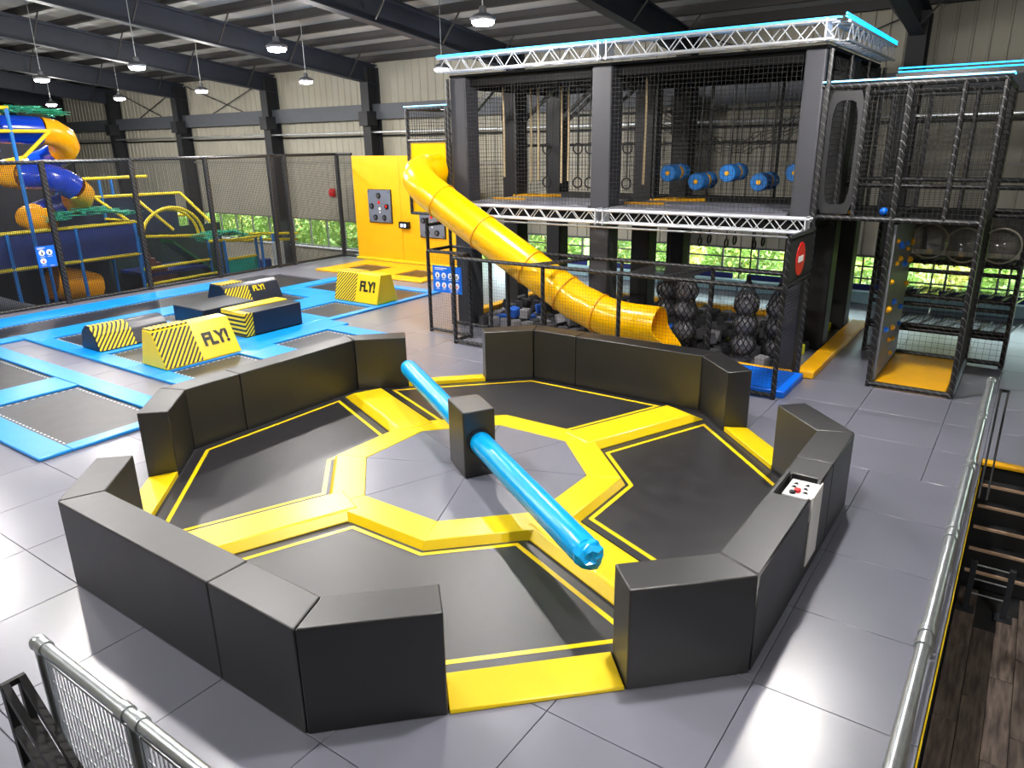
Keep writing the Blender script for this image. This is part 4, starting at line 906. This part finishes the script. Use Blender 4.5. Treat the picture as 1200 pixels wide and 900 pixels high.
# spiral tube slide
ss = thing('spiral_tube_slide', 'blue and orange spiral tube slide winding down the soft play tower', 'slide', (-19.0, 2.6, ZL))
def seg(path, m, r=.37): MB().tube(path, r, 18, cap=False).build('slide_section', m, ss, smooth=True)
def arc(cx, cy, rr_, a0, a1, z0_, z1_, n=9): return [(cx+rr_*math.cos(R(a0+(a1-a0)*k/n)), cy+rr_*math.sin(R(a0+(a1-a0)*k/n)), z0_+(z1_-z0_)*k/n) for k in range(n+1)]
seg([(-17.9, 2.16, 4.48), (-17.9, 2.86, 4.48), (-17.9, 3.51, 4.45)], BLUESL)
seg([(-17.9, 3.51, 4.45), (-17.93, 3.86, 4.39), (-18.05, 4.14, 4.25), (-18.3, 4.31, 4.05), (-18.6, 4.31, 3.88)], YELSL2)
seg([(-18.6, 4.31, 3.88), (-19.2, 4.16, 3.63), (-19.4, 3.66, 3.43)], BLUESL)
seg([(-19.4, 3.66, 3.43), (-19.3, 3.06, 3.33), (-18.8, 2.86, 3.28), (-18.3, 3.06, 3.25)], YELSL2)
seg([(-18.3, 3.06, 3.25), (-18.0, 3.46, 3.21), (-17.95, 3.86, 3.08), (-18.0, 4.16, 2.88)], BLUESL)
seg([(-18.0, 4.16, 2.88), (-18.15, 4.41, 2.68), (-18.5, 4.51, 2.53), (-18.9, 4.41, 2.38)], YELSL2)
seg([(-18.9, 4.41, 2.38), (-19.2, 3.96, 2.23), (-19.1, 3.46, 2.08)], BLUESL)
seg([(-19.1, 3.46, 2.08), (-18.8, 3.16, 2.05), (-18.4, 3.16, 2.03), (-18.1, 3.46, 1.93)], YELSL2)
seg([(-18.4, 3.2, .2), (-18.4, 3.9, 0), (-18.5, 4.4, -.2)], YELSL2, .5)
MB().tube([(-17.72, 1.9, 4.45), (-17.68, 1.9, 4.45)], .42, 20).build('entry_disc', NAVY, ss); MB().box(-17.95, -17.7, 1.5, 2.35, 3.9, 4.95).build('entry_panel', BPOST, ss)
tag(MB().lathe((-18.4, 9.9, ZL+.003), [(.35, 0), (.35, .2), (.28, .22), (.28, .35), (.2, .4)], 16).build('play_stool', mat('red_pad', (150, 60, 60), .5), None, smooth=True), 'round red padded stool near the green slide', 'stool')
tag(MB().box(-19.4, -18.9, 11.0, 11.4, ZL+.003, -.2).build('storage_bin', NAVY, None, bevel=.05), 'dark blue storage bin against the wall under the window', 'bin')
wf = mat('white_figure_board', (210, 225, 235), .5)
tag(MB().prism([(-16.62, 9.82), (-16.58, 9.82), (-16.58, 10.25), (-16.62, 10.25)], ZL+.003, .75).build('printed_board', wf, None), 'white printed board standing by the blue post near the window', 'board')

# ---------------------------------------------------------------- behind the tower and outside
bk = thing('back_barrier', 'pale blue padded barrier with grey rail behind the foam pit', 'barrier', (-2, 13.2, 0))
for k in range(6):
    x = -8.0+k*2.3; MB().box(x+.01, x+2.29, 13.0, 13.3, .002, .30).build('barrier_pad', mat('pale_blue_pad', (150, 190, 205), .5), bk, bevel=.03)
for k in range(6):
    x = -8.0+k*2.3; MB().box(x+.1, x+2.0, 13.42, 13.46, .01, .42).build('navy_screen', mat('navy_screen', (20, 36, 110), .6), bk)
for z in (.55, .85, 1.1): MB().tube([(-9, 13.5, z), (6.5, 13.5, z)], .02, 6).build('guard_rail', GIRT, bk)
for k in range(11): MB().tube([(-9+k*1.55, 13.5, -.04), (-9+k*1.55, 13.5, 1.12)], .022, 6).build('guard_post', GIRT, bk)
gr = struct(MB().box(-80, 50, 14.6, 60, -1.5, -1.25).build('ground', mat('grass', (110, 140, 60), .9, var=.3, vscale=2)))
leafm = mat('sunlit_leaf', (176, 200, 110), .6, var=.35, vscale=1.5); leafd = mat('yellow_green_leaf', (222, 214, 140), .6, var=.3, vscale=1.5)  # leaf colours paled to carry the overexposed sunlight outside
def shrub_mesh(seed, m):
    rr = random.Random(seed); mb = MB()
    for k in range(1500):
        th = rr.uniform(0, 2*PI); ph = math.acos(rr.uniform(-1, 1)); q = rr.uniform(.55, 1)**.5
        p = Vector((1.5*q*math.sin(ph)*math.cos(th), 1.1*q*math.sin(ph)*math.sin(th), 1.5+1.45*q*math.cos(ph)))
        a = Vector((rr.gauss(0, 1), rr.gauss(0, 1), rr.gauss(0, 1))).normalized()*.13; b = a.cross(Vector((rr.gauss(0, 1), rr.gauss(0, 1), rr.gauss(0, 1)))).normalized()*.07
        mb.add([p-a, p+b, p+a, p-b], [(0, 1, 2, 3)])
    me = bpy.data.meshes.new('foliage'); me.from_pydata(mb.v, [], mb.f); me.materials.append(m); return me
shm = [shrub_mesh(1, leafm), shrub_mesh(2, leafd)]
bark = MB().tube([(0, 0, 0), (.03, 0, .8), (0, .05, 1.7)], [.07, .055, .03], 7).build('stem', mat('bark', (90, 74, 58), .9)); bark_me = bark.data; bpy.data.objects.remove(bark)
rs = random.Random(11)
for k in range(34):
    row = k % 2; x = -54+(k//2)*3.7+row*1.85; y = 16.6+row*2.6; s = rs.uniform(.85, 1.05)
    t = thing('leafy_shrub', 'leafy green shrub growing outside the back windows' if k % 2 == 0 else 'yellow-green shrub growing outside the back windows', 'shrub', (x, y, -1.25), 'shrubs outside the windows')
    for nm, me in (('foliage', shm[k % 2]), ('stem', bark_me)):
        o = bpy.data.objects.new(nm, me); COL.objects.link(o); o.parent = t
    t.scale = (s, s, s*rs.uniform(.8, 1.1));
